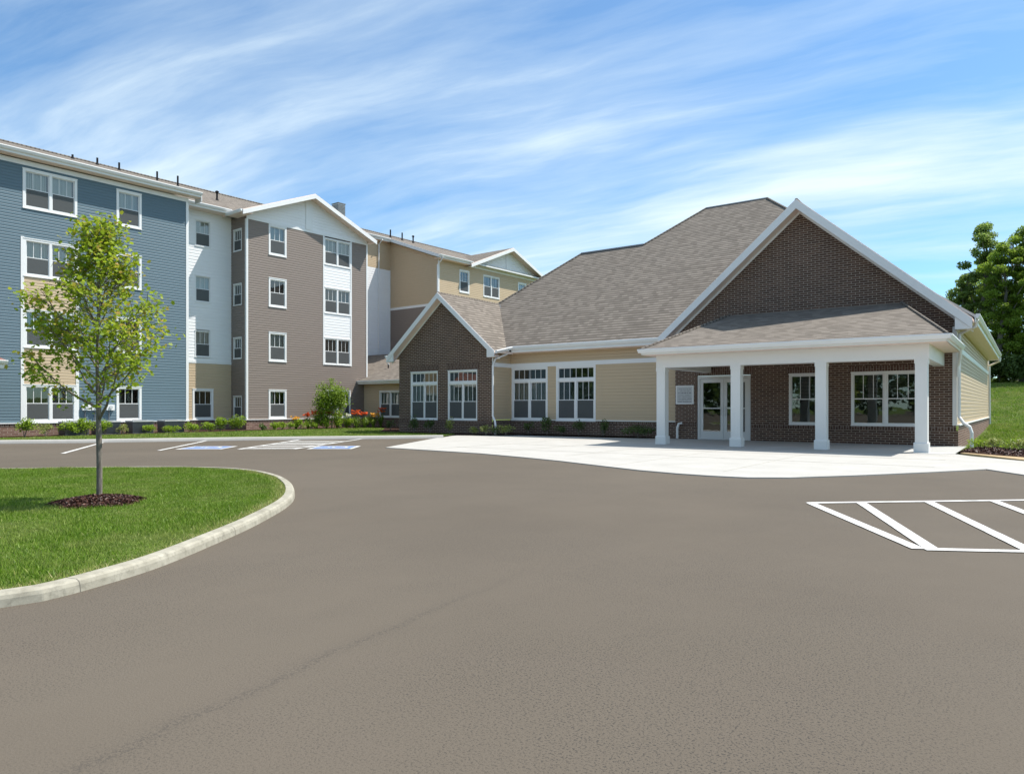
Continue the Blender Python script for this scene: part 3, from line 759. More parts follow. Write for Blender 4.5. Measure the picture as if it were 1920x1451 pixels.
for i, (a, b) in enumerate(zr):
    bl = 'vo' if i == 0 else 'v'
    window(AB, 'pair', 2.02 if i < 3 else 2.08, b - a, (BX, 11.59, a), XP, .1, bl); window(AB, 'single', 1.12, b - a, (BX, 14.83, a), XP, .1, ('vo', 'c', 'v', 'v')[i]); window(AB, 'single', 1.12, b - a, (BX, 5.45, a), XP, .1, bl)
# white recess
RX = -36.4
mb = MB(); hw_ = [(18.86, 19.68, 9.7, 11.1), (18.86, 19.68, 6.77, 8.17), (18.86, 19.68, 3.87, 5.27)]
siding(mb, (RX, 0, 0), Yx, PX, 17.6, 20.9, 3.68, 11.6, M['whites'], [(a + .03, b - .03, c + .02, d - .02) for a, b, c, d in hw_], h=.165)
mb.build('siding_wall', AB)['label'] = 'white lap siding wall of the narrow recess'
mb = MB(); siding(mb, (RX, 0, 0), Yx, PX, 17.6, 20.9, .58, 3.55, M['tan'], [(18.74, 19.82, .6, 2.2)], h=.137); mb.build('siding_wall', AB)['label'] = 'tan siding wall at the foot of the recess'
mb = MB(); mb.box((RX + .001, 17.6, 3.55), (RX + .035, 20.9, 3.68), M['white']); mb.build('trim_band', AB)
for a, b, c, d in hw_: window(AB, 'single', .86, d - c, (RX, 19.27, c), XP, .045, 'v')
window(AB, 'single', 1.14, 1.62, (RX, 19.28, .58), XP, .1, 'vo')
# taupe wing: return wall, front, gable
FX = -34.9
mb = MB(); hr = [(-36.14, -35.35, 9.66, 10.84), (-36.14, -35.35, 6.74, 7.9), (-36.14, -35.35, 3.84, 5.0), (-36.14, -35.35, .66, 1.84)]
siding(mb, (0, 20.9, 0), X, MY, RX, FX, .58, 11.5, M['brown'], [(a + .03, b - .03, c + .02, d - .02) for a, b, c, d in hr])
hf = [(22.22, 23.34, a, b) for a, b in zr] + [(25.86, 27.84, .62, 2.24), (25.80, 27.90, 3.73, 11.27)]
siding(mb, (FX, 0, 0), Yx, PX, 20.9, 29.1, .58, 11.3, M['brown'], [(a + .04, b - .04, c + .03, d - .03) for a, b, c, d in hf])
siding(mb, (0, 29.1, 0), X, Vector((0, 1, 0)), -40.6, FX, .58, 11.3, M['brown'])
mb.build('siding_wall', AB)['label'] = 'taupe lap siding wall'
for a, b, c, d in hr: window(AB, 'single', .82, d - c, ((a + b) / 2, 20.9, c), 0, .04, 'n')
for i, (a, b) in enumerate(zr):
    window(AB, 'single', 1.12, b - a, (FX, 22.78, a), XP, .1, ('c', 'v', 'n', 'v')[i])
for i, (a, b) in enumerate([(.62, 2.24), (3.75, 5.33), (6.77, 8.3), (9.63, 11.2)]): window(AB, 'pair', 1.94, b - a, (FX, 26.85, a), XP, .07, ('vo', 'vo', 'vo', 'v')[i])
for z0, z1 in ((5.33, 6.77), (8.3, 9.63)):
    mb = MB(); siding(mb, (FX, 0, 0), Yx, PX, 25.9, 27.8, z0, z1, M['whites'], h=.165)
    mb.build('siding_panel', AB)['label'] = 'white lap siding panel between stacked windows'
gy, gz, gs = 24.85, 13.42, .405
mb = MB(); siding(mb, (FX, 0, 0), Yx, PX, 20.9, 29.1, 11.45, gz - .16, M['whites'], rng_fn=lambda z: (max(20.9, gy - (gz - .1 - z) / gs), min(29.1, gy + (gz - .1 - z) / gs)), h=.165)
mb.build('gable_panel', AB)['label'] = 'white lap siding gable above the taupe wall'
mb = MB()
mb.box((FX - .01, 20.9, 11.3), (FX + .035, 29.14, 11.45), M['white']); mb.box((FX - .005, 24.6, 11.45), (FX + .06, 25.05, 13.15), M['white'])
mb.box((FX - .1, 20.87, .58), (FX + .036, 20.98, 11.3), M['white']); mb.box((FX - .1, 29.03, .58), (FX + .036, 29.13, 11.3), M['white'])
mb.box((FX + .001, 25.80, 3.72), (FX + .033, 25.90, 11.3), M['white']); mb.box((FX + .001, 27.80, 3.72), (FX + .033, 27.90, 11.3), M['white'])
mb.build('trim', AB)
# deep recess, side wall with rake, right wing
QX, SY, WX = -40.6, 36.1, -35.6
mb = MB(); siding(mb, (QX, 0, 0), Yx, PX, 29.1, SY, .5, 11.45, M['whites'], h=.165); mb.build('siding_wall', AB)['label'] = 'white siding wall in the deep recess'
mb = MB(); siding(mb, (QX, 0, 0), Yx, PX, 29.1, SY, 11.45, 13.6, M['tan']); 
rk = lambda z: (QX, min(WX, -35.4 - (z - 11.72) / .36)) if z > 11.7 else (QX, WX)
siding(mb, (0, SY, 0), X, MY, QX, WX, 8.62, 13.62, M['tan'], rng_fn=rk)
siding(mb, (WX, 0, 0), Yx, PX, SY, 50, .5, 11.7, M['tan'], [(38.32, 39.31, 9.66, 11.25), (40.98, 42.80, 9.66, 11.25), (45.2, 46.2, 9.66, 11.25)])
siding(mb, (0, 50, 0), X, Vector((0, 1, 0)), -53, WX, .5, 11.7, M['tan'])
mb.build('siding_wall', AB)['label'] = 'tan lap siding wall of the rear wing'
mb = MB(); siding(mb, (0, SY, 0), X, MY, QX, WX, .5, 8.45, M['brown']); mb.build('siding_wall', AB)['label'] = 'dark taupe siding below the white band'
mb = MB(); mb.box((QX, SY - .035, 8.45), (WX + .03, SY + .01, 8.62), M['white']); mb.box((QX - .01, 36.0, .5), (QX + .05, 36.06, 11.45), M['white'])
mb.box((WX + .001, SY - .02, 8.6), (WX + .035, SY + .1, 11.7), M['white']); mb.build('trim', AB)
window(AB, 'single', 1.07, 1.65, (WX, 38.815, 9.62), XP, .1, 'n'); window(AB, 'pair', 1.9, 1.65, (WX, 41.89, 9.62), XP, .08, 'vo'); window(AB, 'single', 1.07, 1.65, (WX, 45.72, 9.62), XP, .1, 'v')
g2y, g2z = 43.9, 13.75
mb = MB(); siding(mb, (WX, 0, 0), Yx, PX, 39, 48.8, 11.75, g2z - .16, M['whites'], rng_fn=lambda z: (g2y - (g2z - .1 - z) / gs, g2y + (g2z - .1 - z) / gs), h=.165)
mb.build('gable_panel', AB)['label'] = 'white siding gable of the rear wing'
mb = MB(); mb.box((WX - .01, 39.0, 11.62), (WX + .04, 48.9, 11.75), M['white']); mb.box((WX, 43.65, 11.75), (WX + .06, 44.1, 13.5), M['white']); mb.build('trim', AB)
# brick base
mb = MB()
def base_run(mb, p, q, out, z0, z1, mat='brick_red', cap=True, off=.045):
    p, q, out = Vector(p), Vector(q), Vector(out); ax = (q - p).normalized(); ln = (q - p).length
    flatwall(mb, p + out * off, ax, out, -0.0, ln, z0, z1 - .14, M[mat]); flatwall(mb, p + out * (off + .012), ax, out, 0, ln, z1 - .14, z1 - .03, M['soldier'])
    for d, z in ((off + .012, z1 - .14),): mb.face([p + out * d + Vector((0, 0, z)), q + out * d + Vector((0, 0, z)), q + out * off + Vector((0, 0, z)), p + out * off + Vector((0, 0, z))], M['soldier'])
base_run(mb, (BX, -6, 0), (BX, 17.65, 0), PX, -.3, .58); base_run(mb, (RX, 17.6, 0), (RX, 20.9, 0), PX, -.3, .58); base_run(mb, (RX, 20.9, 0), (FX + .045, 20.9, 0), MY, -.3, .58); base_run(mb, (FX, 20.86, 0), (FX, 29.1, 0), PX, -.3, .58)
mb.build('brick_base', AB)
mb = MB()
for a, b, c, d in ((BX, BX + .085, -6, 17.69), (RX, RX + .085, 17.69, 20.82), (FX, FX + .085, 20.815, 29.15)): mb.box((a, c, .552), (b, d, .592), M['white'])
mb.box((RX, 20.815, .5515), (FX, 20.9, .5915), M['white']); mb.build('base_ledge', AB)
# rear walls
mb = MB(); siding(mb, (-53, 0, 0), Yx, Vector((-1, 0, 0)), -6, 50, -.2, 11.7, M['tan']); mb.build('siding_wall', AB)['label'] = 'tan siding wall at the rear'
# roofs
RZ, RDX = 15.1, -44
def plane(xe, ze, y0, y1, mb): mb.slab([(xe, y0, ze), (xe, y1, ze), (RDX, y1, RZ), (RDX, y0, RZ)], .10, M['shingle'], M['white'])
mb = MB(); plane(-34.28, 11.88, -6.4, 18.1, mb)
mb.slab([(-53.5, -6.4, 11.8), (-53.5, 50.4, 11.8), (RDX, 50.4, RZ), (RDX, -6.4, RZ)], .10, M['shingle'], M['white'])
plane(-35.75, 11.80, 18.1, 29.6, mb); plane(-40.2, 13.72, 29.6, 35.75, mb); plane(-35.12, 11.90, 35.75, 50.4, mb)
for (cy, cz, x0, x1, hwid) in ((gy, gz, -34.3, -39.8, 4.5), (g2y, g2z, -35.0, -40.6, 4.95)):
    for s in (-1, 1): mb.slab([(x0, cy, cz), (x0, cy + s * hwid, cz - hwid * gs), (x1, cy + s * hwid, cz - hwid * gs), (x1, cy, cz)], .10, M['shingle'], M['soffit'])
mb.tube([(RDX, -6.4, RZ + .01), (RDX, 50.4, RZ + .01)], .07, M['shingle'], 6)
mb.build('roof', AB)
for (cy, cz, x0, hwid) in ((gy, gz, -34.3, 4.52), (g2y, g2z, -35.0, 4.97)):
    mb = MB()
    for s in (-1, 1):
        a = Vector((x0 + .012, cy, cz - .04)); b = Vector((x0 + .012, cy + s * hwid, cz - hwid * gs - .04))
        dz = Vector((0, 0, -.23)); dx = Vector((.03, 0, 0))
        mb.face([a + dx, b + dx, b + dz + dx, a + dz + dx], M['white']); mb.face([a, a + dx, a + dz + dx, a + dz], M['white']); mb.face([a + dz, a + dz + dx, b + dz + dx, b + dz], M['white']); mb.face([b, b + dz, b + dz + dx, b + dx], M['white']); mb.face([a, b, b + dx, a + dx], M['white']); mb.face([a, a + dz, b + dz, b], M['white'])
        # raking soffit back to the wall
        xw = x0 - .62; mb.face([a + dz * .6, b + dz * .6, Vector((xw, b.y, b.z)) + dz * .6, Vector((xw, a.y, a.z)) + dz * .6], M['soffit'])
    mb.build('rake_board', AB)
# rake of the rear wing side wall
mb = MB()
a, b = Vector((-40.2, 35.72, 13.72)), Vector((-35.12, 35.72, 11.90)); dz = Vector((0, 0, -.22)); dy = Vector((0, -.03, 0))
mb.face([a + dy, a + dz + dy, b + dz + dy, b + dy], M['white']); mb.face([a + dz, b + dz, b + dz + dy, a + dz + dy], M['white']); mb.face([a + dz * .6 , b + dz * .6, b + dz * .6 + Vector((0, .4, 0)), a + dz * .6 + Vector((0, .4, 0))], M['soffit'])
mb.build('rake_board', AB)
mb = MB()
def eave(mb, x, y0, y1, z, xw):
    mb.box((x - .02, y0, z - .20), (x + .005, y1, z + .0), M['white']); gutter(mb, (x + .006, y0, z - .10), (x + .006, y1, z - .10), (1, 0, 0))
    mb.box((xw, y0, z - .215), (x - .0195, y1, z - .195), M['soffit'])
for a_ in ((-34.28, -6.4, 18.1, 11.86, BX), (-35.75, 18.12, 20.5, 11.78, RX), (-40.2, 29.6, 35.7, 13.68, QX), (-35.12, 35.72, 39.2, 11.88, WX), (-35.12, 48.9, 50.4, 11.88, WX)):
    mb = MB(); eave(mb, *a_)
    if a_[0] == -34.28: mb.box((-34.9, 18.08, 11.45), (-34.27, 18.11, 11.87), M['white'])
    mb.build('gutter', AB)
mb = MB()
for yy, s in ((20.35, -1), (29.35, 1)):
    mb = MB(); mb.prism((-34.35, yy, 11.47), (-35.9, yy, 11.47), (0, s, 0), GUT, M['white'])
    if s < 0: mb.box((-35.75, 20.33, 11.44), (-34.3, 20.9, 11.5), M['soffit'])
    else: mb.box((-40.2, 29.14, 11.44), (-34.3, 29.36, 11.5), M['soffit'])
    mb.build('gutter', AB)
for pts in ([(-35.0, 36.0, 11.75), (-35.2, 35.98, 11.5), (-35.52, 35.95, 11.25), (-35.52, 35.95, 5)], [(-40.1, 34.9, 13.5), (-40.5, 34.9, 13.2), (-40.52, 34.9, 11.2), (-40.52, 34.9, 5.2)]):
    mb = MB(); downspout(mb, pts); mb.build('downspout', AB)
def roofz(x, xe, ze): return ze + (xe - x) / (xe - RDX) * (RZ - ze)
for x, y, xe, ze, s in [(-42, 15.05, -34.28, 11.88, .22), (-42, 16.27, -34.28, 11.88, .38), (-42, 17.4, -34.28, 11.88, .42), (-42, 19.49, -35.75, 11.8, .6), (-42, 20.7, -35.75, 11.8, .65), (-39.5, 21.78, -35.75, 11.8, .55), (-42, 37.35, -35.12, 11.9, .6), (-42, 38.57, -35.12, 11.9, .6), (-42, 39.75, -35.12, 11.9, .6)]:
    z = roofz(x, xe, ze); mb = MB(); mb.tube([(x, y, z - .1), (x, y, z + s)], .055, M['black'], 8); mb.tube([(x, y, z - .02), (x, y, z + .1)], [.11, .06], M['black'], 8)
    if s == .55 or y == 39.75: mb.tube([(x, y, z + s - .12), (x, y, z + s - .06), (x, y, z + s)], [.08, .12, .06], M['black'], 8)
    mb.build('vent_pipe', AB)
mb = MB()
mb.box((-42.7, 32.38, 14.3), (-42.0, 32.99, 15.95), M['lmetal'])
for k in range(9): mb.box((-42.02, 32.36, 15.05 + k * .095), (-41.97, 33.0, 15.09 + k * .095), M['metal']); mb.box((-42.7, 32.35, 15.052 + k * .095), (-41.972, 32.385, 15.092 + k * .095), M['metal'])
mb.box((-42.75, 32.34, 15.95), (-41.95, 33.03, 16.0), M['metal']); mb.build('roof_louver', AB)['label'] = 'louvred vent stack above the ridge'

# =================================================================== COMMUNITY BUILDING
CB = empty('community_building', (-12, 27, 0), 'single storey community building with steep brown shingle roof, brick gables and tan siding', 'building')
GY = 26.65; GX0, GX1, AX, AZ = -11.33, -1.88, -6.62, 8.54
RS = (AZ - 4.02) / 5.18
# main gable wall in brick
mb = MB(); hb = [(-7.0, -5.93, .62, 2.43), (-4.95, -2.86, .62, 2.43), (-10.43, -8.37, -.05, 2.45)]
flatwall(mb, (0, GY, 0), X, MY, GX0, GX1, -.3, 4.12, M['brick'], hb)
mb.face([(GX0, GY, 4.12), (GX1, GY, 4.12), (AX + .0, GY, AZ - .14)], M['brick'])
mb.face([(GX0, 27.0, -.3), (GX0, GY, -.3), (GX0, GY, 3.66), (GX0, 27.0, 3.66)], M['brick'])
mb.build('brick_wall', CB)['label'] = 'dark brick gable wall behind the porch'
mb = MB()
def band(mb, x0, x1, z0, z1, y=GY, t=.012): mb.box((x0, y - t, z0), (x1, y + .001, z1), M['soldier'], 'b')
band(mb, -7.08, -5.85, 2.44, 2.64); band(mb, -5.03, -2.78, 2.44, 2.64); band(mb, -10.5, -8.3, 2.46, 2.78)
band(mb, -11.33, -10.45, .50, .64, t=.02); band(mb, -8.35, -1.90, .48, .612, t=.02)
mb.build('brick_band', CB)
mb = MB(); flatwall(mb, (0, GY - .045, 0), X, MY, GX1 - .02, GX1 + .045, -.3, .5, M['brick']); mb.build('brick_corner', CB)
window(CB, 'single', 1.07, 1.81, (-6.465, GY + .03, .62), 0, .06, 'h2'); window(CB, 'pair', 2.09, 1.81, (-3.905, GY + .03, .62), 0, .06, 'h2')
# tan wall
TY = 26.8
mb = MB(); ht = [(-19.40, -17.42, .62, 3.06), (-16.97, -14.98, .62, 3.06)]
siding(mb, (0, TY, 0), X, MY, -19.46, GX0, .68, 3.9, M['tan'], [(a + .05, b - .05, c + .03, d - .03) for a, b, c, d in ht], h=.137)
siding(mb, (-19.48, 0, 0), Yx, PX, 25.4, TY, .68, 3.8, M['tan'], h=.137)
# right side wall
SX = -1.88
siding(mb, (SX, 0, 0), Yx, PX, 26.7, 48.4, .68, 3.95, M['tan'], h=.137)
mb.build('siding_wall', CB)['label'] = 'tan lap siding wall'
mb = MB()
mb.box((-19.44, TY - .035, 3.06), (GX0, TY + .01, 3.24), M['white']); mb.box((-19.49, 25.46, 3.06), (-19.445, TY - .03, 3.24), M['white'])
mb.box((SX, 26.8, 3.05), (SX + .035, 48.4, 3.22), M['white'])
mb.box((SX - .10, GY - .02, .66), (SX + .02, GY + .1, 3.8), M['white'])
mb.box((-19.46, TY - .05, .652), (GX0, TY, .69), M['white']); mb.box((SX, 26.8, .652), (SX + .09, 48.42, .69), M['white'])
mb.box((SX + .0, 48.34, .68), (SX + .04, 48.42, 3.9), M['white'])
mb.box((-19.475, 25.39, .68), (-19.455, 25.46, 3.7), M['white'])
mb.build('trim', CB)
window(CB, 'big', 1.98, 2.42, (-18.41, TY, .64), 0, .09, 'vo'); window(CB, 'big', 1.99, 2.42, (-15.975, TY, .64), 0, .09, 'h')
mb = MB(); base_run(mb, (-19.48, TY, 0), (GX0, TY, 0), MY, -.3, .68, 'brick', off=.03); base_run(mb, (-19.48, 25.4, 0), (-19.48, TY, 0), PX, -.3, .68, 'brick', off=.03); base_run(mb, (SX, 26.62, 0), (SX, 48.4, 0), PX, -.6, .68, 'brick_red', off=.055)
mb.build('brick_base', CB)
# small front gable
SGY = 25.4; sx0, sx1, sax, saz = -25.27, -19.48, -22.4, 6.62
mb = MB(); hs = [(-24.5, -22.74, .64, 2.94), (-22.1, -20.34, .64, 2.94)]
flatwall(mb, (0, SGY, 0), X, MY, sx0, sx1, -.3, 3.9, M['brick'], hs)
mb.face([(sx0, SGY, 3.9), (sx1, SGY, 3.9), (sax, SGY, saz - .14)], M['brick'])
siding(mb, (sx0, 0, 0), Yx, Vector((-1, 0, 0)), SGY, 30.6, -.3, 3.8, M['tan'])
mb.build('brick_wall', CB)['label'] = 'dark brick wall of the small front gable'
mb = MB()
for a, b in ((-24.6, -22.64), (-22.2, -20.24)): band(mb, a, b, 2.95, 3.25, SGY)
band(mb, sx0, sx1, .48, .63, SGY, .02); mb.build('brick_band', CB)
window(CB, 'big', 1.76, 2.3, (-23.62, SGY + .03, .64), 0, .055, 'vo'); window(CB, 'big', 1.76, 2.3, (-21.22, SGY + .03, .64), 0, .055, 'vo')
# main roof
fz = lambda y: 4.0 + .74 * (y - 26.28)
mb = MB()
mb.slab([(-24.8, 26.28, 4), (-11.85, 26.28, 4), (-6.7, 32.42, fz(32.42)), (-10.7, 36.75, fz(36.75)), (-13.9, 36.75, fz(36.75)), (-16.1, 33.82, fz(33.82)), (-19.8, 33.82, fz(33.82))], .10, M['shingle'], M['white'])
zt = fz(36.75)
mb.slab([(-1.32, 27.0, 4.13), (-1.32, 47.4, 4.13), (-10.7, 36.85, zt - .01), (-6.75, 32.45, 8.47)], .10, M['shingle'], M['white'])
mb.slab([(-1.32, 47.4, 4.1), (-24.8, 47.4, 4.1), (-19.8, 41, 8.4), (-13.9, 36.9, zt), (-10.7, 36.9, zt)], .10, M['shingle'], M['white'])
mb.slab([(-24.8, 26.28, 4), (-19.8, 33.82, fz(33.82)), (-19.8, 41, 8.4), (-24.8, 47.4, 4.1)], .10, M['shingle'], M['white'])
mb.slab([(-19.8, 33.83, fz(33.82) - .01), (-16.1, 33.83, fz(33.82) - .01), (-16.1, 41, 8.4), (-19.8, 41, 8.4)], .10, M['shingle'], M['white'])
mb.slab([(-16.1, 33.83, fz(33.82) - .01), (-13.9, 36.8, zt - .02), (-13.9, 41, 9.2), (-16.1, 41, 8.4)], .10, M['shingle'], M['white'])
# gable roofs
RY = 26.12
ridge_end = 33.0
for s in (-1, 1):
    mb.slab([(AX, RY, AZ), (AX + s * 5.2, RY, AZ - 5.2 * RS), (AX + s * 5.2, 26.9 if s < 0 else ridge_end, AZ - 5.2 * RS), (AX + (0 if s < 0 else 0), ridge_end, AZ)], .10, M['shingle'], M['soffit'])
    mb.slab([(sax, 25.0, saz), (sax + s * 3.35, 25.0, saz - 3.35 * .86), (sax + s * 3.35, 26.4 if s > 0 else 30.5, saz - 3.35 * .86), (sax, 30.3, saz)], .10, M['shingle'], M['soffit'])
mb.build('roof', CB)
# ridge caps
mb = MB()
for a, b in (((-13.9, 36.78, zt + .02), (-10.7, 36.8, zt + .02)), ((-19.8, 33.82, fz(33.82) + .02), (-16.1, 33.82, fz(33.82) + .02))): mb.tube([a, b], .07, M['metal'], 6)
mb.tube([(-13.9, 36.75, zt + .01), (-16.1, 33.82, fz(33.82) + .01)], .06, M['shingle'], 6); mb.tube([(-10.7, 36.75, zt + .01), (-6.7, 32.42, 8.56)], .06, M['shingle'], 6)
mb.tube([(AX, RY + .02, AZ - .03), (AX, 32.3, AZ - .03)], .06, M['shingle'], 6); mb.tube([(sax, 25.02, saz - .03), (sax, 29.8, saz - .03)], .05, M['shingle'], 6)
mb.tube([(-19.05, 26.3, 3.84), (sax, 29.85, saz + .0)], .035, M['metal'], 6)
mb.tube([(-19.8, 33.82, fz(33.82) + .01), (-24.8, 26.28, 4.01)], .06, M['shingle'], 6)
mb.build('ridge_cap', CB)
# rake boards with soffits, cornice returns
mb = MB()
def rake(mb, apex, foot, y, wall_y, h=.31):
    a, b = Vector((apex[0], y, apex[1] - .03)), Vector((foot[0], y, foot[1] - .03)); dz = Vector((0, 0, -h)); t = Vector((0, -.03, 0)); w = Vector((0, wall_y - y, 0))
    q = [a + t, b + t, b + dz + t, a + dz + t]; mb.face(q if foot[0] < apex[0] else q[::-1], M['white'])
    mb.face([b, b + dz, b + dz + t, b + t], M['white']); mb.face([a, b, b + t, a + t], M['white']); mb.face([a + dz, a + dz + t, b + dz + t, b + dz], M['white'])
    mb.face([a + dz * .88, b + dz * .88, b + dz * .88 + w, a + dz * .88 + w], M['soffit'])
    # inner frieze board on the wall
    f0, f1 = a + w + dz * .9 + t, b + w + dz * .9 + t; mb.face([f0, f1, f1 + dz * .35, f0 + dz * .35], M['white'])
def ret(mb, x0, x1, y0, y1, zt_, zb): mb.face([(x0, y0, zb), (x1, y0, zb), (x1, y0, zt_[1]), (x0, y0, zt_[0])], M['white']); mb.face([(x0, y1, zb), (x1, y1, zb), (x1, y0, zb), (x0, y0, zb)], M['soffit'])
rake(mb, (AX, AZ), (AX - 5.2, AZ - 5.2 * RS), RY, GY); rake(mb, (AX, AZ), (AX + 5.2, AZ - 5.2 * RS), RY, GY)
ret(mb, GX1, -1.42, RY - .006, GY, (4.05, 3.66), 3.66); mb.build('rake_board', CB); mb = MB()
rake(mb, (sax, saz), (sax - 3.35, saz - 3.35 * .86), 25.0, SGY, .27); rake(mb, (sax, saz), (sax + 3.35, saz - 3.35 * .86), 25.0, SGY, .27)
# boxed returns at the feet
ret(mb, sx0 - .45, sx0, 24.99, SGY, (3.48, 3.85), 3.46); ret(mb, sx1, sx1 + .42, 24.99, SGY, (3.85, 3.5), 3.46)
mb.build('rake_board', CB)
# eaves
mb = MB()
mb.box((-19.05, 26.26, 3.72), (-11.9, 26.29, 3.9), M['white']); gutter(mb, (-19.15, 26.26, 3.84), (-11.75, 26.26, 3.84), (0, -1, 0)); mb.box((-19.4, 26.28, 3.70), (-11.4, TY, 3.72), M['soffit'])
mb.build('gutter', CB); mb = MB(); mb.prism((-19.0, 24.98, 3.6), (-19.0, 26.15, 3.84), (1, 0, 0), GUT, M['white'])
mb.build('gutter', CB); mb = MB(); gutter(mb, (-1.34, RY, 3.98), (-1.34, 47.4, 3.98), (1, 0, 0)); mb.box((-1.36, RY, 3.86), (-1.335, 47.4, 4.08), M['white']); mb.box((SX, RY + .01, 3.845), (-1.35, 47.4, 3.865), M['soffit']); mb.box((-19, 47.4, 3.8), (-1.3, 47.45, 4.1), M['white'])
mb.build('gutter', CB); mb = MB(); gutter(mb, (-25.77, 25.0, 3.66), (-25.77, 30, 3.66), (-1, 0, 0))
mb.build('gutter', CB)
for pts, r_ in (([(-19.1, 26.1, 3.85), (-19.12, 26.05, 3.65), (-19.38, 25.5, 3.4), (-19.4, 25.34, 3.1), (-19.4, 25.34, .85), (-19.2, 25.22, .65), (-19.1, 25.15, .45), (-19.08, 25.12, .05)], .045),
            ([(-1.3, 26.3, 3.95), (-1.35, 26.4, 3.75), (-1.78, 26.6, 3.55), (-1.80, 26.6, 3.2), (-1.80, 26.6, .95), (-1.68, 26.5, .75), (-1.5, 26.4, .62), (-1.45, 26.35, .45), (-1.45, 26.35, .0)], .05),
            ([(-1.28, 47.1, 3.95), (-1.3, 47.1, 3.75), (-1.8, 47.9, 3.55), (-1.8, 47.9, 3.2), (-1.78, 47.9, .3)], .05),
            ([(-10.9, 26.3, 3.7), (-10.95, 26.55, 3.4), (-10.98, 26.6, 2.9)], .04), ([(-11.0, 26.55, .62), (-11.12, 26.5, .6), (-11.16, 26.45, .45), (-11.16, 26.45, .02)], .045)):
    mb = MB(); mb.tube(pts, r_, M['white'], 8); mb.build('downspout', CB, smooth=False)
# porch
mb = MB()
mb.slab([(-10.5, 21.8, 3.15), (-1.72, 21.8, 3.15), (-3.42, 26.62, 4.68), (-9.15, 26.62, 4.68)], .06, M['shingle'], M['white'])
mb.slab([(-1.72, 21.8, 3.15), (-1.72, 26.62, 3.15), (-3.42, 26.62, 4.68)], .06, M['shingle'], M['white'])
mb.slab([(-10.5, 21.8, 3.15), (-9.15, 26.62, 4.68), (-10.9, 26.62, 3.6)], .06, M['shingle'], M['white'])
mb.tube([(-1.72, 21.8, 3.17), (-3.42, 26.62, 4.70)], .04, M['shingle'], 6); mb.tube([(-10.5, 21.8, 3.17), (-9.15, 26.62, 4.70)], .04, M['shingle'], 6)
mb.build('porch_roof', CB)
mb = MB()
mb.box((-10.48, 21.82, 2.98), (-1.74, 21.85, 3.12), M['cream']); gutter(mb, (-10.56, 21.82, 3.04), (-1.66, 21.82, 3.04), (0, -1, 0)); gutter(mb, (-1.74, 21.75, 3.04), (-1.74, 26.5, 3.04), (1, 0, 0)); mb.box((-1.76, 21.83, 2.98), (-1.735, 26.5, 3.12), M['cream'])
gutter(mb, (-10.48, 26.0, 3.04), (-10.48, 21.75, 3.04), (-1, 0, 0))
mb.box((-10.46, 21.85, 2.97), (-1.77, 22.3, 2.99), M['soffit']); mb.box((-2.2, 22.3, 2.972), (-1.77, 26.6, 2.992), M['soffit']); mb.box((-10.46, 22.3, 2.972), (-10.16, 26.6, 2.992), M['soffit'])
mb.build('porch_gutter', CB)
mb = MB()
mb.box((-10.17, 22.32, 2.56), (-2.2, 22.62, 2.98), M['cream']); mb.box((-2.5, 22.62, 2.56), (-2.2, GY, 2.98), M['cream']); mb.box((-10.17, 22.62, 2.56), (-9.87, GY, 2.98), M['cream'])
mb.box((-9.87, 22.62, 2.78), (-2.5, GY, 2.80), M['soffit'])
mb.build('porch_beam', CB)
mb = MB(); mb.tube([(-1.72, 26.1, 3.05), (-1.75, 26.3, 2.8), (-1.82, 26.52, 2.55), (-1.84, 26.58, 2.2)], .045, M['white'], 8); mb.build('downspout', CB)
c0 = None
for i, x in enumerate((-10.19, -7.67, -5.15, -2.57)):
    if i == 0:
        mb = MB(); mb.box((x + .03, 22.33, .27), (x + .33, 22.63, 2.44), M['cream'], 'td'); mb.box((x, 22.30, .005), (x + .36, 22.66, .25), M['cream']); mb.prism((x, 22.48, .25), (x + .36, 22.48, .25), (0, 1, 0), [(-.18, 0), (-.15, .03), (.15, .03), (.18, 0)], M['cream'])
        mb.box((x + .015, 22.315, 2.44), (x + .345, 22.645, 2.56), M['cream']); c0 = mb.build('porch_column', CB, base=(x + .18, 22.48, 0))
    else: c = c0.copy(); COL.objects.link(c); c.parent = CB; c.location.x = x + .18 + 12
# entrance doors
mb = MB(); A = M['alu']; y = GY + .02
mb.box((-10.42, y, 0), (-10.33, y + .1, 2.44), A); mb.box((-8.47, y, 0), (-8.38, y + .1, 2.44), A); mb.box((-10.33, y, 2.34), (-8.47, y + .1, 2.44), A); df = mb.build('door_frame', CB)
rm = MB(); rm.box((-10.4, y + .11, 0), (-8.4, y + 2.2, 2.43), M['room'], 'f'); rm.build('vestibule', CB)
for x0, hx in ((-10.325, -9.48), (-9.395, -9.32)):
    x1 = x0 + .92; mb = MB()
    mb.box((x0, y + .02, .01), (x0 + .12, y + .065, 2.33), A); mb.box((x1 - .12, y + .02, .01), (x1, y + .065, 2.33), A); mb.box((x0 + .12, y + .02, .01), (x1 - .12, y + .065, .32), A); mb.box((x0 + .12, y + .02, 2.18), (x1 - .12, y + .065, 2.33), A); mb.box((x0 + .12, y + .03, 1.18), (x1 - .12, y + .05, 1.22), A)
    d = mb.build('door', CB)
    g = MB(); g.face([(x0 + .12, y + .04, .32), (x1 - .12, y + .04, .32), (x1 - .12, y + .04, 2.18), (x0 + .12, y + .04, 2.18)], M['glass']); g.build('door_glass', d)
    h = MB(); h.tube([(hx, y + .02, .95), (hx, y - .05, .95), (hx, y - .05, 1.25), (hx, y + .02, 1.25)], .012, M['lmetal'], 6); h.build('handle', d)
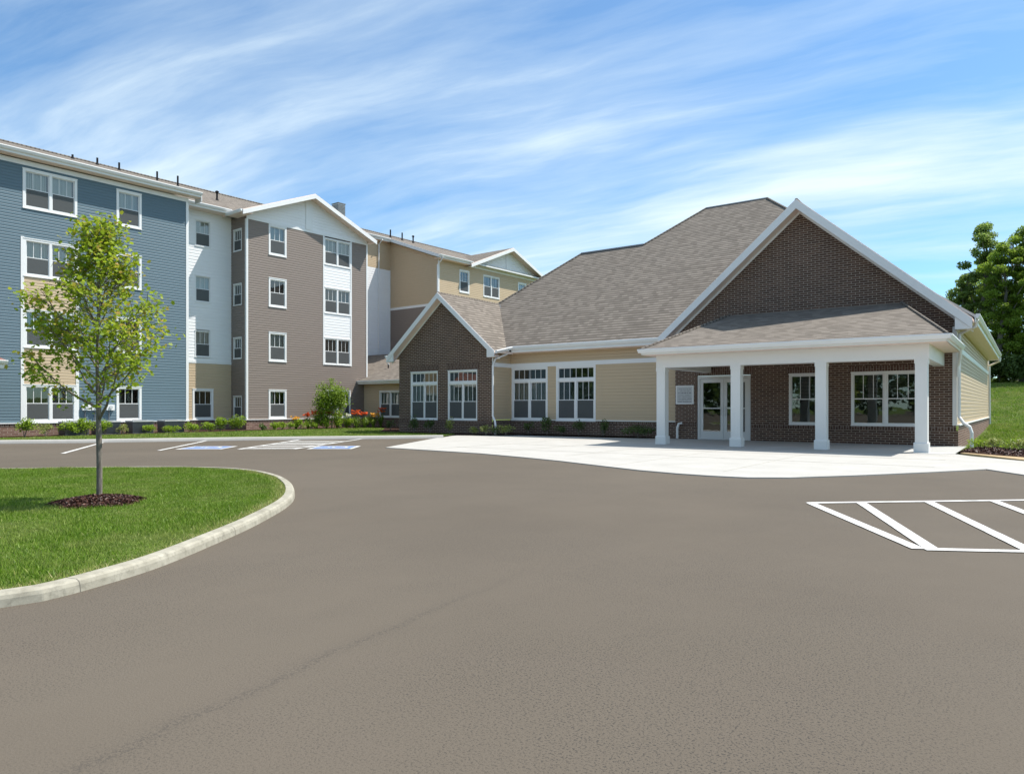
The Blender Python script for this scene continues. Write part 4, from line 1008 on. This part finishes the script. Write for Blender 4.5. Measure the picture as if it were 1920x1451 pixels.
# connector wing
CY = 30.55
mb = MB(); siding(mb, (0, CY, 0), X, MY, -33.6, sx0, .62, 2.75, M['tan'], [(-32.02, -30.25, .66, 2.2)], h=.137); mb.build('siding_wall', CB)['label'] = 'tan siding wall of the low connecting wing'
mb = MB(); base_run(mb, (-33.6, CY, 0), (sx0, CY, 0), MY, -.3, .62, 'brick', off=.03); mb.build('brick_base', CB)
window(CB, 'pair', 1.84, 1.6, (-31.14, CY, .62), 0, .08, 'vo')
mb = MB(); mb.slab([(-34.4, 30.05, 2.86), (-25.2, 30.05, 2.86), (-25.2, 36.0, 5.0), (-40, 36.0, 5.0), (-40, 31.2, 3.27), (-34.4, 31.2, 3.27)], .08, M['shingle'], M['white']); mb.slab([(-40, 36.0, 5.0), (-25.2, 36.0, 5.0), (-25.2, 40, 3.8), (-40, 40, 3.8)], .08, M['shingle'], M['white']); mb.build('roof', CB)['label'] = 'low shingle roof of the connecting wing'
mb = MB(); gutter(mb, (-34.0, 30.05, 2.72), (-25.8, 30.05, 2.72), (0, -1, 0)); mb.box((-33.9, 30.04, 2.64), (-25.8, 30.07, 2.84), M['white']); mb.box((-33.5, 30.07, 2.65), (-25.8, CY, 2.67), M['soffit']); mb.build('gutter', CB)
mb = MB(); mb.tube([(-33.33, 32.5, 3.6), (-33.33, 32.5, 4.0)], .04, M['black'], 8); mb.tube([(-33.33, 32.5, 3.96), (-33.33, 32.5, 4.06)], .07, M['lmetal'], 8); mb.build('vent_pipe', CB)

# lettered plaque beside the doors (the lines are too fine to read in the photograph)
ps = empty('wall_plaque', (-10.93, GY, 1.35), 'white framed notice plaque on the brick wall left of the entrance doors', 'sign')
mb = MB(); x0, x1, z0, z1 = -11.29, -10.56, 1.36, 2.09; yy = GY - .03
for a, b in (((x0, z0), (x1, z0 + .045)), ((x0, z1 - .045), (x1, z1)), ((x0, z0 + .045), (x0 + .045, z1 - .045)), ((x1 - .045, z0 + .045), (x1, z1 - .045))): mb.box((a[0], yy - .012, a[1]), (b[0], GY, b[1]), M['white'])
mb.build('frame', ps)
mb = MB(); mb.box((x0 + .04, yy, z0 + .04), (x1 - .04, GY - .001, z1 - .04), M['lmetal']); mb.build('board', ps)
mb = MB(); r = random.Random(3)
for zc, hh, xa, xb in ((1.95, .022, .12, .6), (1.88, .02, .18, .6), (1.80, .045, .1, .62), (1.71, .02, .1, .6), (1.65, .018, .1, .6), (1.575, .03, .1, .62), (1.51, .016, .12, .58), (1.455, .032, .1, .62)):
    x = x0 + xa
    while x < x0 + xb:
        w = r.uniform(.012, .03); mb.box((x, yy - .004, zc - hh / 2), (x + w, yy + .001, zc + hh / 2 * r.uniform(.5, 1)), M['metal']); x += w + (.008 if r.random() < .8 else .03)
mb.build('lettering', ps)

# =================================================================== small things along the walls
def wpos(xT, yT): return TW(xT, yT)
# utility boxes on the blue wall
tb = None
for k, (yT, lab) in enumerate(((12.98, 'white utility box with conduit, leftmost of three between the ground floor windows'), (13.38, 'white utility box with conduit, middle of three between the ground floor windows'), (13.98, 'white utility box with conduit, rightmost of three between the ground floor windows'))):
    x, y_ = wpos(BX + .015, yT)
    t = empty('utility_box', (x, y_, .6), lab, 'utility box', 'utility boxes on the blue wall', rz=R(-2.8))
    if k == 0:
        t['_b'] = (0, 0, 0)
        mb = MB(); mb.box((0, -.17, .50), (.12, .17, .76), M['white']); bx_ = mb.build('cabinet', t)
        m2 = MB(); m2.tube([(.11, 0, .64), (.17, 0, .64)], .075, M['lmetal'], 12); dl = m2.build('dial', t)
        m3 = MB(); m3.tube([(.05, -.05, .5), (.05, -.05, 0), (.12, -.05, -.05)], .02, M['metal'], 6); cd = m3.build('conduit', t); tb = (bx_, dl, cd)
    else:
        for o in tb: c = o.copy(); COL.objects.link(c); c.parent = t
# air conditioner condensers
first = None
for k, (u0, lab) in enumerate(((12.15, 'grey air conditioner condenser behind the third shrub from the left'), (13.45, 'grey air conditioner condenser directly behind the young maple trunk'), (14.9, 'grey air conditioner condenser second from the right along the blue wall'), (16.35, 'grey air conditioner condenser nearest the white corner of the blue wall'))):
    x, y_ = wpos(-34.05, u0 + .1)
    t = empty('condenser_unit', (x, y_, 0.0), lab, 'condenser', 'condensers along the blue wall', rz=R(-2.8))
    if first is None:
        t['_b'] = (0, 0, 0); mb = MB(); mb.box((-.38, -.46, .05), (.38, .46, .58), M['metal'])
        for q in range(9): mb.box((.38, -.45, .1 + q * .052), (.392, .45, .115 + q * .052), M['black']); mb.box((-.37, -.472, .1 + q * .052), (.37, -.46, .115 + q * .052), M['black'])
        a = mb.build('casing', t); m2 = MB(); m2.box((-.40, -.48, .58), (.40, .48, .63), M['lmetal']); m2.tube([(0, 0, .63), (0, 0, .65)], .3, M['metal'], 16); b = m2.build('top_grille', t)
        m3 = MB(); m3.box((-.48, -.55, -.05), (.48, .55, .05), M['kerb']); c_ = m3.build('pad', t); first = (a, b, c_)
    else:
        for o in first: c = o.copy(); COL.objects.link(c); c.parent = t
# canopy of the side entrance at the left edge
ec = empty('entrance_canopy', (*TW(-33.4, 7), 0), 'small shingled entrance canopy against the blue wall at the far left edge', 'canopy', rz=R(-2.8)); ec['_b'] = (-33.4, 7, 0)
mb = MB(); mb.slab([(-32.1, 5, 3.02), (-32.1, 9.25, 3.02), (-34.7, 8.6, 3.8), (-34.7, 5, 3.8)], .06, M['shingle_red'], M['white']); mb.slab([(-32.1, 9.25, 3.02), (-34.7, 9.25, 3.02), (-34.7, 8.6, 3.8)], .06, M['shingle_red'], M['white']); mb.build('roof', ec)
mb = MB(); mb.box((-34.7, 5, 2.72), (-32.1, 9.22, 2.96), M['cream']); gutter(mb, (-32.09, 5, 2.9), (-32.09, 9.25, 2.9), (1, 0, 0)); mb.build('fascia', ec)
for yy in (5.2, 8.2): mb = MB(); mb.box((-32.6, yy, .1), (-32.3, yy + .3, 2.72), M['metal']); mb.build('post', ec)

# shrubs
def shrub(pos, w, h, mat, lab, n=420, ls=.06, kindn='shrub', grp='shrubs in the planting bed', shape=LEAF4, stems=True, seed=0, up=False):
    r = random.Random(seed); x, y_, z = pos
    if w < 2: w *= 1.25; h *= 1.3; n = int(n * 1.1)
    t = empty('shrub', (x, y_, z), lab, 'shrub', grp)
    n = int(n * max(.5, (w / .6) * (h / .6))); C, S, T = [], [], []
    lobes = [(r.uniform(-.28, .28) * w, r.uniform(-.28, .28) * w, h * r.uniform(.35, .72), r.uniform(.2, .34)) for _ in range(7)]
    for k in range(n):
        lx, ly, lz, lr = r.choice(lobes); v = Vector((r.gauss(0, 1), r.gauss(0, 1), r.gauss(0, 1))).normalized() * (r.random() ** .45)
        px, py, pz = lx + v.x * lr * w, ly + v.y * lr * w, max(.03, lz + v.z * lr * h)
        C.append((x + px, y_ + py, z + pz)); S.append(r.uniform(.7, 1.3) * ls); T.append(min(1, max(0, r.gauss(.5, .22))))
    leaves('foliage', C, S, mat, shape, T, t, (x, y_, z), flat=.2)
    mb = MB()
    for k in range(6):
        a = r.uniform(0, 6.28); e = Vector((math.cos(a) * w * .22, math.sin(a) * w * .22, h * .6)); mb.tube([(x, y_, z - .03), (x + e.x * .4, y_ + e.y * .4, z + h * .25), (x + e.x, y_ + e.y, z + e.z)], [.012, .009, .004], M['bark'], 5)
    mb.build('stem', t, base=(x, y_, z)); return t
H0, FP = 1.25, 1340
cA, sA = math.cos(R(38.7)), math.sin(R(38.7))
def onT(u, xT):      # survey helper: where the sight line of the plan meets the bed line in front of the wall
    r_ = (u - 960) / FP; a = (cA * r_ - sA, sA * r_ + cA); t = xT / a[0]; return (*TW(xT, t * a[1]), .05), t
cC, sC = math.cos(R(35.9)), math.sin(R(35.9))
def onC(u, Y):
    r_ = (u - 960) / FP; a = (cC * r_ - sC, sC * r_ + cC); t = Y / a[1]; return (t * a[0], Y, .05), t
G1 = 'shrubs in the bed along the blue and taupe walls'
rowA = [(46, 26, 30, 's', 'round bright green shrub on a short stem, nearest the left edge of the bed'),
        (86, 28, 22, 'v', 'thin open leaved shrub between the first round shrub and the condensers'),
        (128, 27, 26, 's', 'round bright green shrub in front of the leftmost condenser'),
        (162, 26, 28, 's', 'round green shrub just left of the young maple trunk'),
        (197, 22, 24, 's', 'green shrub just right of the young maple trunk'),
        (231, 18, 18, 'v', 'small pale green shrub in front of the second condenser from the right'),
        (277, 26, 15, 's', 'low wide green shrub in front of the rightmost condenser'),
        (322, 27, 14, 's', 'low green shrub below the right end of the blue wall'),
        (363, 26, 17, 's', 'wide low shrub below the window of the white and tan recess'),
        (393, 25, 17, 's', 'low wide shrub left of the tallest shrub in the recess'),
        (413, 20, 25, 's', 'taller rounded shrub at the right end of the recess bed'),
        (443, 23, 26, 's', 'round green shrub at the corner of the taupe wing')]
for i, (u, w, h, k, lab) in enumerate(rowA):
    p, t = onT(u, -33.3); shrub((p[0], p[1], .02), w * t / FP, h * t / FP, M['leaf_shrub' if k == 's' else 'leaf_var'], lab, n=380 if k == 's' else 200, ls=.075, grp=G1, seed=i)
rowB = [(492, 15, 12, 'd'), (515, 18, 14, 's'), (529, 16, 14, 's'), (544, 15, 14, 's'), (563, 18, 16, 's'), (584, 20, 17, 's'), (607, 20, 15, 's'), (636, 20, 16, 's'), (660, 24, 17, 's'), (690, 19, 20, 's')]
desc = ['first and darkest', 'second', 'third', 'fourth', 'fifth', 'sixth', 'seventh', 'eighth', 'ninth and widest', 'tenth and last']
for i, (u, w, h, k) in enumerate(rowB):
    p, t = onT(u, -32.9); shrub((p[0], p[1], .03), w * t / FP, h * t / FP, M['leaf_shrub' if k == 's' else 'leaf_dark'], 'low green mound, %s from the left in the row below the taupe wall' % desc[i], n=300, ls=.085, grp='low mounds below the taupe wall', seed=40 + i)
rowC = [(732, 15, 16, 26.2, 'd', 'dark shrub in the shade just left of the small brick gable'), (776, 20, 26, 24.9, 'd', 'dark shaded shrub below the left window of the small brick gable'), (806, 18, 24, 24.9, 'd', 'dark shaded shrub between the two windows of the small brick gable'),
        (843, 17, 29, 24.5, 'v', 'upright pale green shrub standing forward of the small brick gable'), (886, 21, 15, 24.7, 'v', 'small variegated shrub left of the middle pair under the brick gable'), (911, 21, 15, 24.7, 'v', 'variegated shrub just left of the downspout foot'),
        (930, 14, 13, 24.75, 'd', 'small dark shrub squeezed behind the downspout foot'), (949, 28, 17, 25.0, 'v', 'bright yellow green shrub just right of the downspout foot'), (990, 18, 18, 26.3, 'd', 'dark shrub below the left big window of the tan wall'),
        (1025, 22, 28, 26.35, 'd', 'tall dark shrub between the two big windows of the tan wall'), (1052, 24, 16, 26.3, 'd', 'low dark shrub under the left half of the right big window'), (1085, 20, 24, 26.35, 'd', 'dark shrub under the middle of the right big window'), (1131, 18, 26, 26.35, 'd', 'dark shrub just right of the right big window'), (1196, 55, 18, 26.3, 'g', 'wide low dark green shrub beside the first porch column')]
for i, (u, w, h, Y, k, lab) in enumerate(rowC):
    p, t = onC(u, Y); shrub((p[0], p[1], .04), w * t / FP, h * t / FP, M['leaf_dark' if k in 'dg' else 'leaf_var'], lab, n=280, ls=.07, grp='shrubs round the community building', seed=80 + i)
# daylilies
def lily(pos, w, h, petal, lab, seed):
    r = random.Random(seed); x, y_, z = pos; t = empty('daylily', pos, lab, 'flower', 'daylilies in the bed')
    V, T = [], []
    for k in range(70):
        a = r.uniform(0, 6.28); ln = r.uniform(.5, .95) * h; out = r.uniform(.2, .55) * w; d = Vector((math.cos(a), math.sin(a), 0)); s = Vector((-d.y, d.x, 0)) * .012
        p0 = Vector((x, y_, z)) + d * .03; p1 = p0 + d * out * .5 + Vector((0, 0, ln * .8)); p2 = p0 + d * out + Vector((0, 0, ln * .6)); tt = r.random()
        for q in ([p0 - s, p0 + s, p1 + s, p1 - s], [p1 - s, p1 + s, p2 + s * .2, p2 - s * .2]): V += [tuple(v) for v in q]; T.append(tt)
    soup('leaf_clump', V, 4, M['lily_leaf'], T, t, pos)
    C, mb = [], MB()
    for k in range(15):
        a = r.uniform(0, 6.28); rr = r.uniform(.0, .5) * w; e = Vector((x + math.cos(a) * rr, y_ + math.sin(a) * rr, z + h * r.uniform(.88, 1.1))); mb.tube([(x, y_, z), tuple((Vector((x, y_, z)) + e) / 2 + Vector((0, 0, .05))), tuple(e)], .005, M['lily_leaf'], 4, False)
        for q in range(6): C.append(tuple(e + Vector((r.gauss(0, .028), r.gauss(0, .028), r.gauss(0, .02)))))
    mb.build('flower_stalk', t, base=pos); leaves('blossom', C, [.11] * len(C), petal, LEAF4, None, t, pos, flat=.1)
for i, (u, h, pt, lab) in enumerate([(555, 18, 'petal_y', 'faded yellow daylily at the left end of the flower row'), (577, 23, 'petal_o', 'pale orange daylily second from the left in the flower row'), (594, 26, 'petal_o', 'bright orange daylily third from the left in the flower row'), (612, 24, 'petal_o', 'orange daylily just left of the small tree'), (632, 22, 'petal_o', 'orange daylily in front of the small tree trunk'),
        (650, 20, 'petal_w', 'white flowered daylily just right of the small tree'), (668, 30, 'petal_o', 'tall orange daylily in front of the shaded taupe corner'), (684, 27, 'petal_o', 'orange daylily left of the yellow one by the connecting wing'), (700, 24, 'petal_y', 'yellow daylily below the connecting wing'), (714, 33, 'petal_o', 'tallest orange daylily in front of the connecting wing window')]):
    p, t = onT(u, -33.2 if u < 660 else -32.3); lily((p[0], p[1], .05), .62, h * t / FP * (1.2 if u < 660 else 1.0), M[pt], lab, 200 + i)
# small tree in the bed
def smalltree():
    p, t_ = onT(622, -32.95); x, y_ = p[0], p[1]; r = random.Random(5)
    t = empty('small_tree', (x, y_, .05), 'small dense round headed green tree in front of the taupe wall', 'tree')
    mb = MB(); mb.tube([(x, y_, 0), (x + .02, y_, .6), (x, y_ + .02, 1.3), (x, y_, 2.4)], [.04, .035, .025, .008], M['bark'], 7)
    C, S, T = [], [], []
    for k in range(30):
        z0 = r.uniform(.35, 2.1); a = r.uniform(0, 6.28); rad = .95 * max(.15, math.sin(min(1, (2.95 - z0) / 2.3) * 1.6)) * r.uniform(.6, 1); e = Vector((x + math.cos(a) * rad, y_ + math.sin(a) * rad, z0 + r.uniform(.2, .5)))
        mb.tube([(x, y_, z0), tuple(e)], [.014, .004], M['bark'], 4, False)
        for f in (.5, .75, 1.0):
            c = Vector((x, y_, z0)).lerp(e, f); bt = r.uniform(.25, .75)
            for q in range(75): C.append(tuple(c + Vector((r.gauss(0, .17), r.gauss(0, .17), r.gauss(0, .15))))); S.append(r.uniform(.07, .13)); T.append(min(1, max(0, r.gauss(bt, .2))))
    for q in range(230): C.append((x - .05 + r.gauss(0, .11), y_ + r.gauss(0, .11), 2.2 + r.random() * .65)); S.append(r.uniform(.05, .1)); T.append(r.random())
    mb.build('trunk', t, base=(x, y_, .05)); leaves('crown', C, S, M['leaf_small'], LEAF4, T, t, (x, y_, .05), flat=.2)
smalltree()
# bed at the right corner
mb_ = sheet('mulch_bed', [(-1.55, 22.9), (-.6, 21.9), (.3, 21.2), (3, 19.8), (8, 17.8), (8, 20), (3, 22.5), (.4, 24.4), (-1.2, 25.4)], -.02 + .055, M['mulch'], .1)
sheet('dry_soil', [(-1.5, 22.6), (-.1, 20.5), (6, 17.35), (9, 16.5), (9, 18), (3, 20.3), (-.4, 22.3), (-1.2, 23.2)], .022, M['sand'], .1)
for i, (u, w, h, Y, lab) in enumerate([(1838, 30, 14, 25.6, 'low yellow green plant at the left end of the corner bed'), (1866, 34, 16, 25.2, 'low yellow green plant second from the left in the corner bed'), (1893, 32, 17, 24.5, 'low yellow green plant third from the left in the corner bed'), (1917, 30, 18, 24.0, 'low yellow green plant at the right edge of the photo')]):
    p, t = onC(u, Y); shrub((p[0], p[1], .0), w * t / FP * 1.2, h * t / FP * 1.3, M['leaf_var'] if i % 2 else M['leaf_shrub'], lab, n=380, ls=.055, grp='ground plants in the corner bed', seed=300 + i)
k = 9000; bp = np.array([(-1.5, 22.9), (-.6, 21.9), (.3, 21.2), (3, 19.8), (3, 22.5), (.4, 24.4), (-1.2, 25.4)]); q = rng.uniform(bp.min(0), bp.max(0), (k, 2)); q = q[inpoly(q, [tuple(v) for v in bp])]
leaves('mulch_chips', np.c_[q, .04 + rng.uniform(0, .05, len(q))], rng.uniform(.03, .09, len(q)), M['mulch_chip'], LEAF4, rng.uniform(0, 1, len(q)) ** 1.5, mb_, (0, 22, .04), flat=.3)

# =================================================================== woodland trees beyond the hill
def bigtree(x, y_, H, W, mat, lab, seed, n=9000, crown0=.12, trunk=.28, ls=.215):
    r = random.Random(seed); g_ = np.random.default_rng(seed); z = hz(x, y_) - .1
    t = empty('woodland_tree', (x, y_, z), lab, 'tree', 'trees beyond the grass slope')
    mb = MB(); pts = [(x + .25 * math.sin(k * .7 + seed), y_ + .2 * math.cos(k * .9), z + H * .93 * k / 10) for k in range(11)]
    mb.tube(pts, [trunk * (1 - .085 * k) for k in range(11)], M['bark_dark'], 8)
    cl = []
    for k in range(46):
        f = crown0 + (1 - crown0) * (k + .5) / 46; a = k * 2.4 + r.uniform(-.5, .5)
        env = W * (math.sin(math.pi * min(1, (f - crown0) / (1 - crown0) * .86 + .14)) ** .6) * r.uniform(.45, 1.05)
        s = pts[int(f * 9.5)]; e = Vector((x + math.cos(a) * env, y_ + math.sin(a) * env, z + H * f)); mid = (Vector(s) + e) / 2 - Vector((0, 0, .3))
        mb.tube([s, tuple(mid), tuple(e)], [.09 * (1 - f * .6), .05, .02], M['bark_dark'], 5, False)
        cl.append((e, r.uniform(.5, 1.0) * W * .33, r.uniform(.2, .7))); cl.append((mid, r.uniform(.4, .9) * W * .3, r.uniform(.1, .55)))
    tot = sum(c[1] ** 2 for c in cl); C, S, T = [], [], []
    for e, rad, bt in cl:
        m = int(1.9 * n * rad ** 2 / tot); v = g_.normal(0, 1, (m, 3)); v /= np.linalg.norm(v, axis=1)[:, None]; v *= (g_.random((m, 1)) ** .4) * rad; v[:, 2] *= .62
        C.append(v + np.array(e)); S.append(g_.uniform(.6, 1.25, m) * ls); T.append(np.clip(g_.normal(bt, .16, m), 0, 1))
    mb.build('trunk', t, base=(x, y_, z)); leaves('crown', np.concatenate(C), np.concatenate(S), mat, LEAF4, np.concatenate(T), t, (x, y_, z), flat=.1)
    return t
bigtree(-5.0, 80, 10.2, 2.3, M['leaf_cool'], 'shorter bushy tree at the left edge of the wood behind the roof', 1, 9000, .05)
bigtree(-3.4, 79, 14.6, 2.4, M['leaf_cool'], 'tallest pointed tree at the left of the wood', 2, 11000, .05)
bigtree(-1.9, 76, 12.2, 2.3, M['leaf_wood'], 'broad bright green tree in the middle of the wood', 3, 12000, .04)
bigtree(-.2, 78, 13.6, 2.6, M['leaf_wood'], 'tall broadleaf tree at the right edge of the photo', 4, 12000, .2, trunk=.4)
bigtree(2.8, 77, 14.5, 3.2, M['leaf_wood'], 'large broadleaf tree just beyond the right edge of the photo', 6, 9000, .06)
bigtree(-3.6, 86, 12.0, 3.0, M['leaf_wood'], 'darker tree behind the tallest pointed tree', 8, 7000, .04)
bigtree(.6, 87, 13.0, 3.2, M['leaf_cool'], 'darker tree behind the tall tree at the right edge', 9, 7000, .04)
bigtree(-6.6, 84, 7.0, 2.4, M['leaf_wood'], 'low tree mostly hidden behind the brick gable roof', 10, 5000, .04)
C, S = [], []
for k in range(26):
    cx_, cy_, hh = -75 + k * 5.2 + random.uniform(-1.5, 1.5), -62 + random.uniform(-5, 5), random.uniform(11, 17)
    m = 700; v = rng.normal(0, 1, (m, 3)); v /= np.linalg.norm(v, axis=1)[:, None]; v *= rng.random((m, 1)) ** .35
    C.append(v * np.array([4.2, 4.2, hh * .5]) + np.array([cx_, cy_, hh * .5 - .1])); S.append(rng.uniform(.8, 1.5, m))
fw = leaves('wood', np.concatenate(C), np.concatenate(S), M['leaf_dark'], LEAF4, None, None, (-10, -62, 0), flat=.1); tag(fw, 'far off wood across the lot, mirrored in the window glass', 'wood', kind='stuff')
# undergrowth along the wood edge
for i, (x, y_, h_) in enumerate([(-5.2, 75.5, 3.2), (-3.2, 75, 2.6), (-1.2, 74.6, 2.4), (.9, 74.8, 3.0)]):
    shrub((x, y_, hz(x, y_)), 2.8, h_, M['leaf_dark'], 'dark bush at the foot of the wood, %s from the left' % ('first', 'second', 'third', 'fourth')[i], n=150, ls=.28, grp='bushes along the wood edge', seed=500 + i)
# bare dead tree rising behind
t = empty('bare_tree', (-1.0, 82, hz(-1, 82)), 'bare dead tree whose leafless branches rise above the wood', 'tree'); mb = MB(); r = random.Random(9); bz = hz(-1, 82)
mb.tube([(-1, 82, bz), (-1.1, 82, bz + 7), (-.9, 82, bz + 12)], [.2, .15, .08], M['bark_dark'], 7); mb.build('trunk', t, base=(-1, 82, bz))
mb = MB()
for k in range(9):
    a = r.uniform(-2.6, 1.9); e = Vector((-.9 + a, 82 + r.uniform(-.6, .6), bz + r.uniform(12.6, 15.1))); s = Vector((-.95, 82, bz + r.uniform(9, 11.8))); m_ = s.lerp(e, .5) + Vector((a * .2, 0, -.2)); mb.tube([s, m_, e], [.07, .05, .02], M['bark_dark'], 5, False)
    for q in range(3): b_ = m_.lerp(e, r.random()); mb.tube([b_, b_ + Vector((r.uniform(-.35, .35), 0, r.uniform(.4, .9)))], [.025, .012], M['bark_dark'], 4, False)
mb.build('branches', t, base=(-1, 82, bz))

# =================================================================== light, sky, camera
SUN_EL, SUN_AZ = R(59), R(50)       # azimuth from +X toward +Y
sd = Vector((math.cos(SUN_EL) * math.cos(SUN_AZ), math.cos(SUN_EL) * math.sin(SUN_AZ), math.sin(SUN_EL)))
sl = bpy.data.lights.new('sun', 'SUN'); sl.energy = 4.2; sl.angle = R(.53); sl.color = (1, .955, .89)
so = bpy.data.objects.new('sun', sl); COL.objects.link(so); so.rotation_euler = sd.to_track_quat('Z', 'Y').to_euler(); so.location = (0, 0, 40)
w = bpy.data.worlds.new('World'); scn.world = w; w.use_nodes = True; nt = w.node_tree
for n in list(nt.nodes): nt.nodes.remove(n)
sky = N(nt, 'ShaderNodeTexSky', sky_type='NISHITA'); sky.sun_disc = False; sky.sun_elevation = SUN_EL; sky.sun_rotation = R(90) - SUN_AZ
sky.air_density = 1.0; sky.dust_density = .4; sky.ozone_density = 2.5; sky.altitude = 200
tc = N(nt, 'ShaderNodeTexCoord'); sep = N(nt, 'ShaderNodeSeparateXYZ'); L(nt, tc.outputs['Generated'], sep.inputs[0])
den = math_(nt, 'ADD', math_(nt, 'MAXIMUM', sep.outputs[2], 0.), .16)
cmb = N(nt, 'ShaderNodeCombineXYZ'); L(nt, math_(nt, 'DIVIDE', sep.outputs[0], den), cmb.inputs[0]); L(nt, math_(nt, 'DIVIDE', sep.outputs[1], den), cmb.inputs[1])
CL_ROT = R(-11.5)
v1 = mapv(nt, cmb.outputs[0], (1, 1, 1), (0, 0, CL_ROT), (-2.2, 4.1, 0))
warp = N(nt, 'ShaderNodeTexNoise'); warp.inputs['Scale'].default_value = .8; warp.inputs['Detail'].default_value = 3; L(nt, v1, warp.inputs['Vector'])
wv = N(nt, 'ShaderNodeVectorMath', operation='MULTIPLY_ADD'); L(nt, warp.outputs[1], wv.inputs[0]); wv.inputs[1].default_value = (.5, .32, 0); L(nt, v1, wv.inputs[2])
n1 = noise(nt, mapv(nt, wv.outputs[0], (.30, 1.25, 1)), 1.15, 5, .52)
n2 = noise(nt, mapv(nt, wv.outputs[0], (.9, 4.2, 1), (0, 0, R(9))), 1.5, 7, .62)
n3 = noise(nt, mapv(nt, v1, (.4, .7, 1), (0, 0, 0), (-5, 1, 0)), .8, 3, .5)
cl = math_(nt, 'ADD', math_(nt, 'MULTIPLY', n1, .66), math_(nt, 'ADD', math_(nt, 'MULTIPLY', n2, .235), math_(nt, 'MULTIPLY', n3, .30)))
cf = ramp(nt, cl, [(.52, (.05, .05, .05)), (.60, (.30, .30, .30)), (.72, (.92, .92, .92))])
skyc = mix(nt, 1.0, sky.outputs[0], (.66, .93, 1.05), 'MULTIPLY')
cc = mix(nt, cf, skyc, (5.3, 6.1, 6.4))
bg = N(nt, 'ShaderNodeBackground'); bg.inputs[1].default_value = .112; L(nt, cc, bg.inputs[0]); wo = N(nt, 'ShaderNodeOutputWorld'); L(nt, bg.outputs[0], wo.inputs[0])

cam = bpy.data.cameras.new('camera'); cam.sensor_width = 36; cam.sensor_fit = 'HORIZONTAL'; cam.lens = 36 * 1340 / 1920; cam.shift_y = 37.5 / 1920; cam.clip_end = 3000; cam.clip_start = .05
co = bpy.data.objects.new('camera', cam); COL.objects.link(co); co.location = (0, 0, H0); co.rotation_euler = (R(90), 0, R(35.9)); scn.camera = co
scn.view_settings.view_transform = 'Standard'; scn.view_settings.look = 'None'; scn.view_settings.exposure = .70; scn.view_settings.gamma = 1
scn.cycles.max_bounces = 6; scn.cycles.diffuse_bounces = 3; scn.cycles.glossy_bounces = 3; scn.cycles.transparent_max_bounces = 12
for o in bpy.data.objects:
    if '_b' in o: del o['_b']
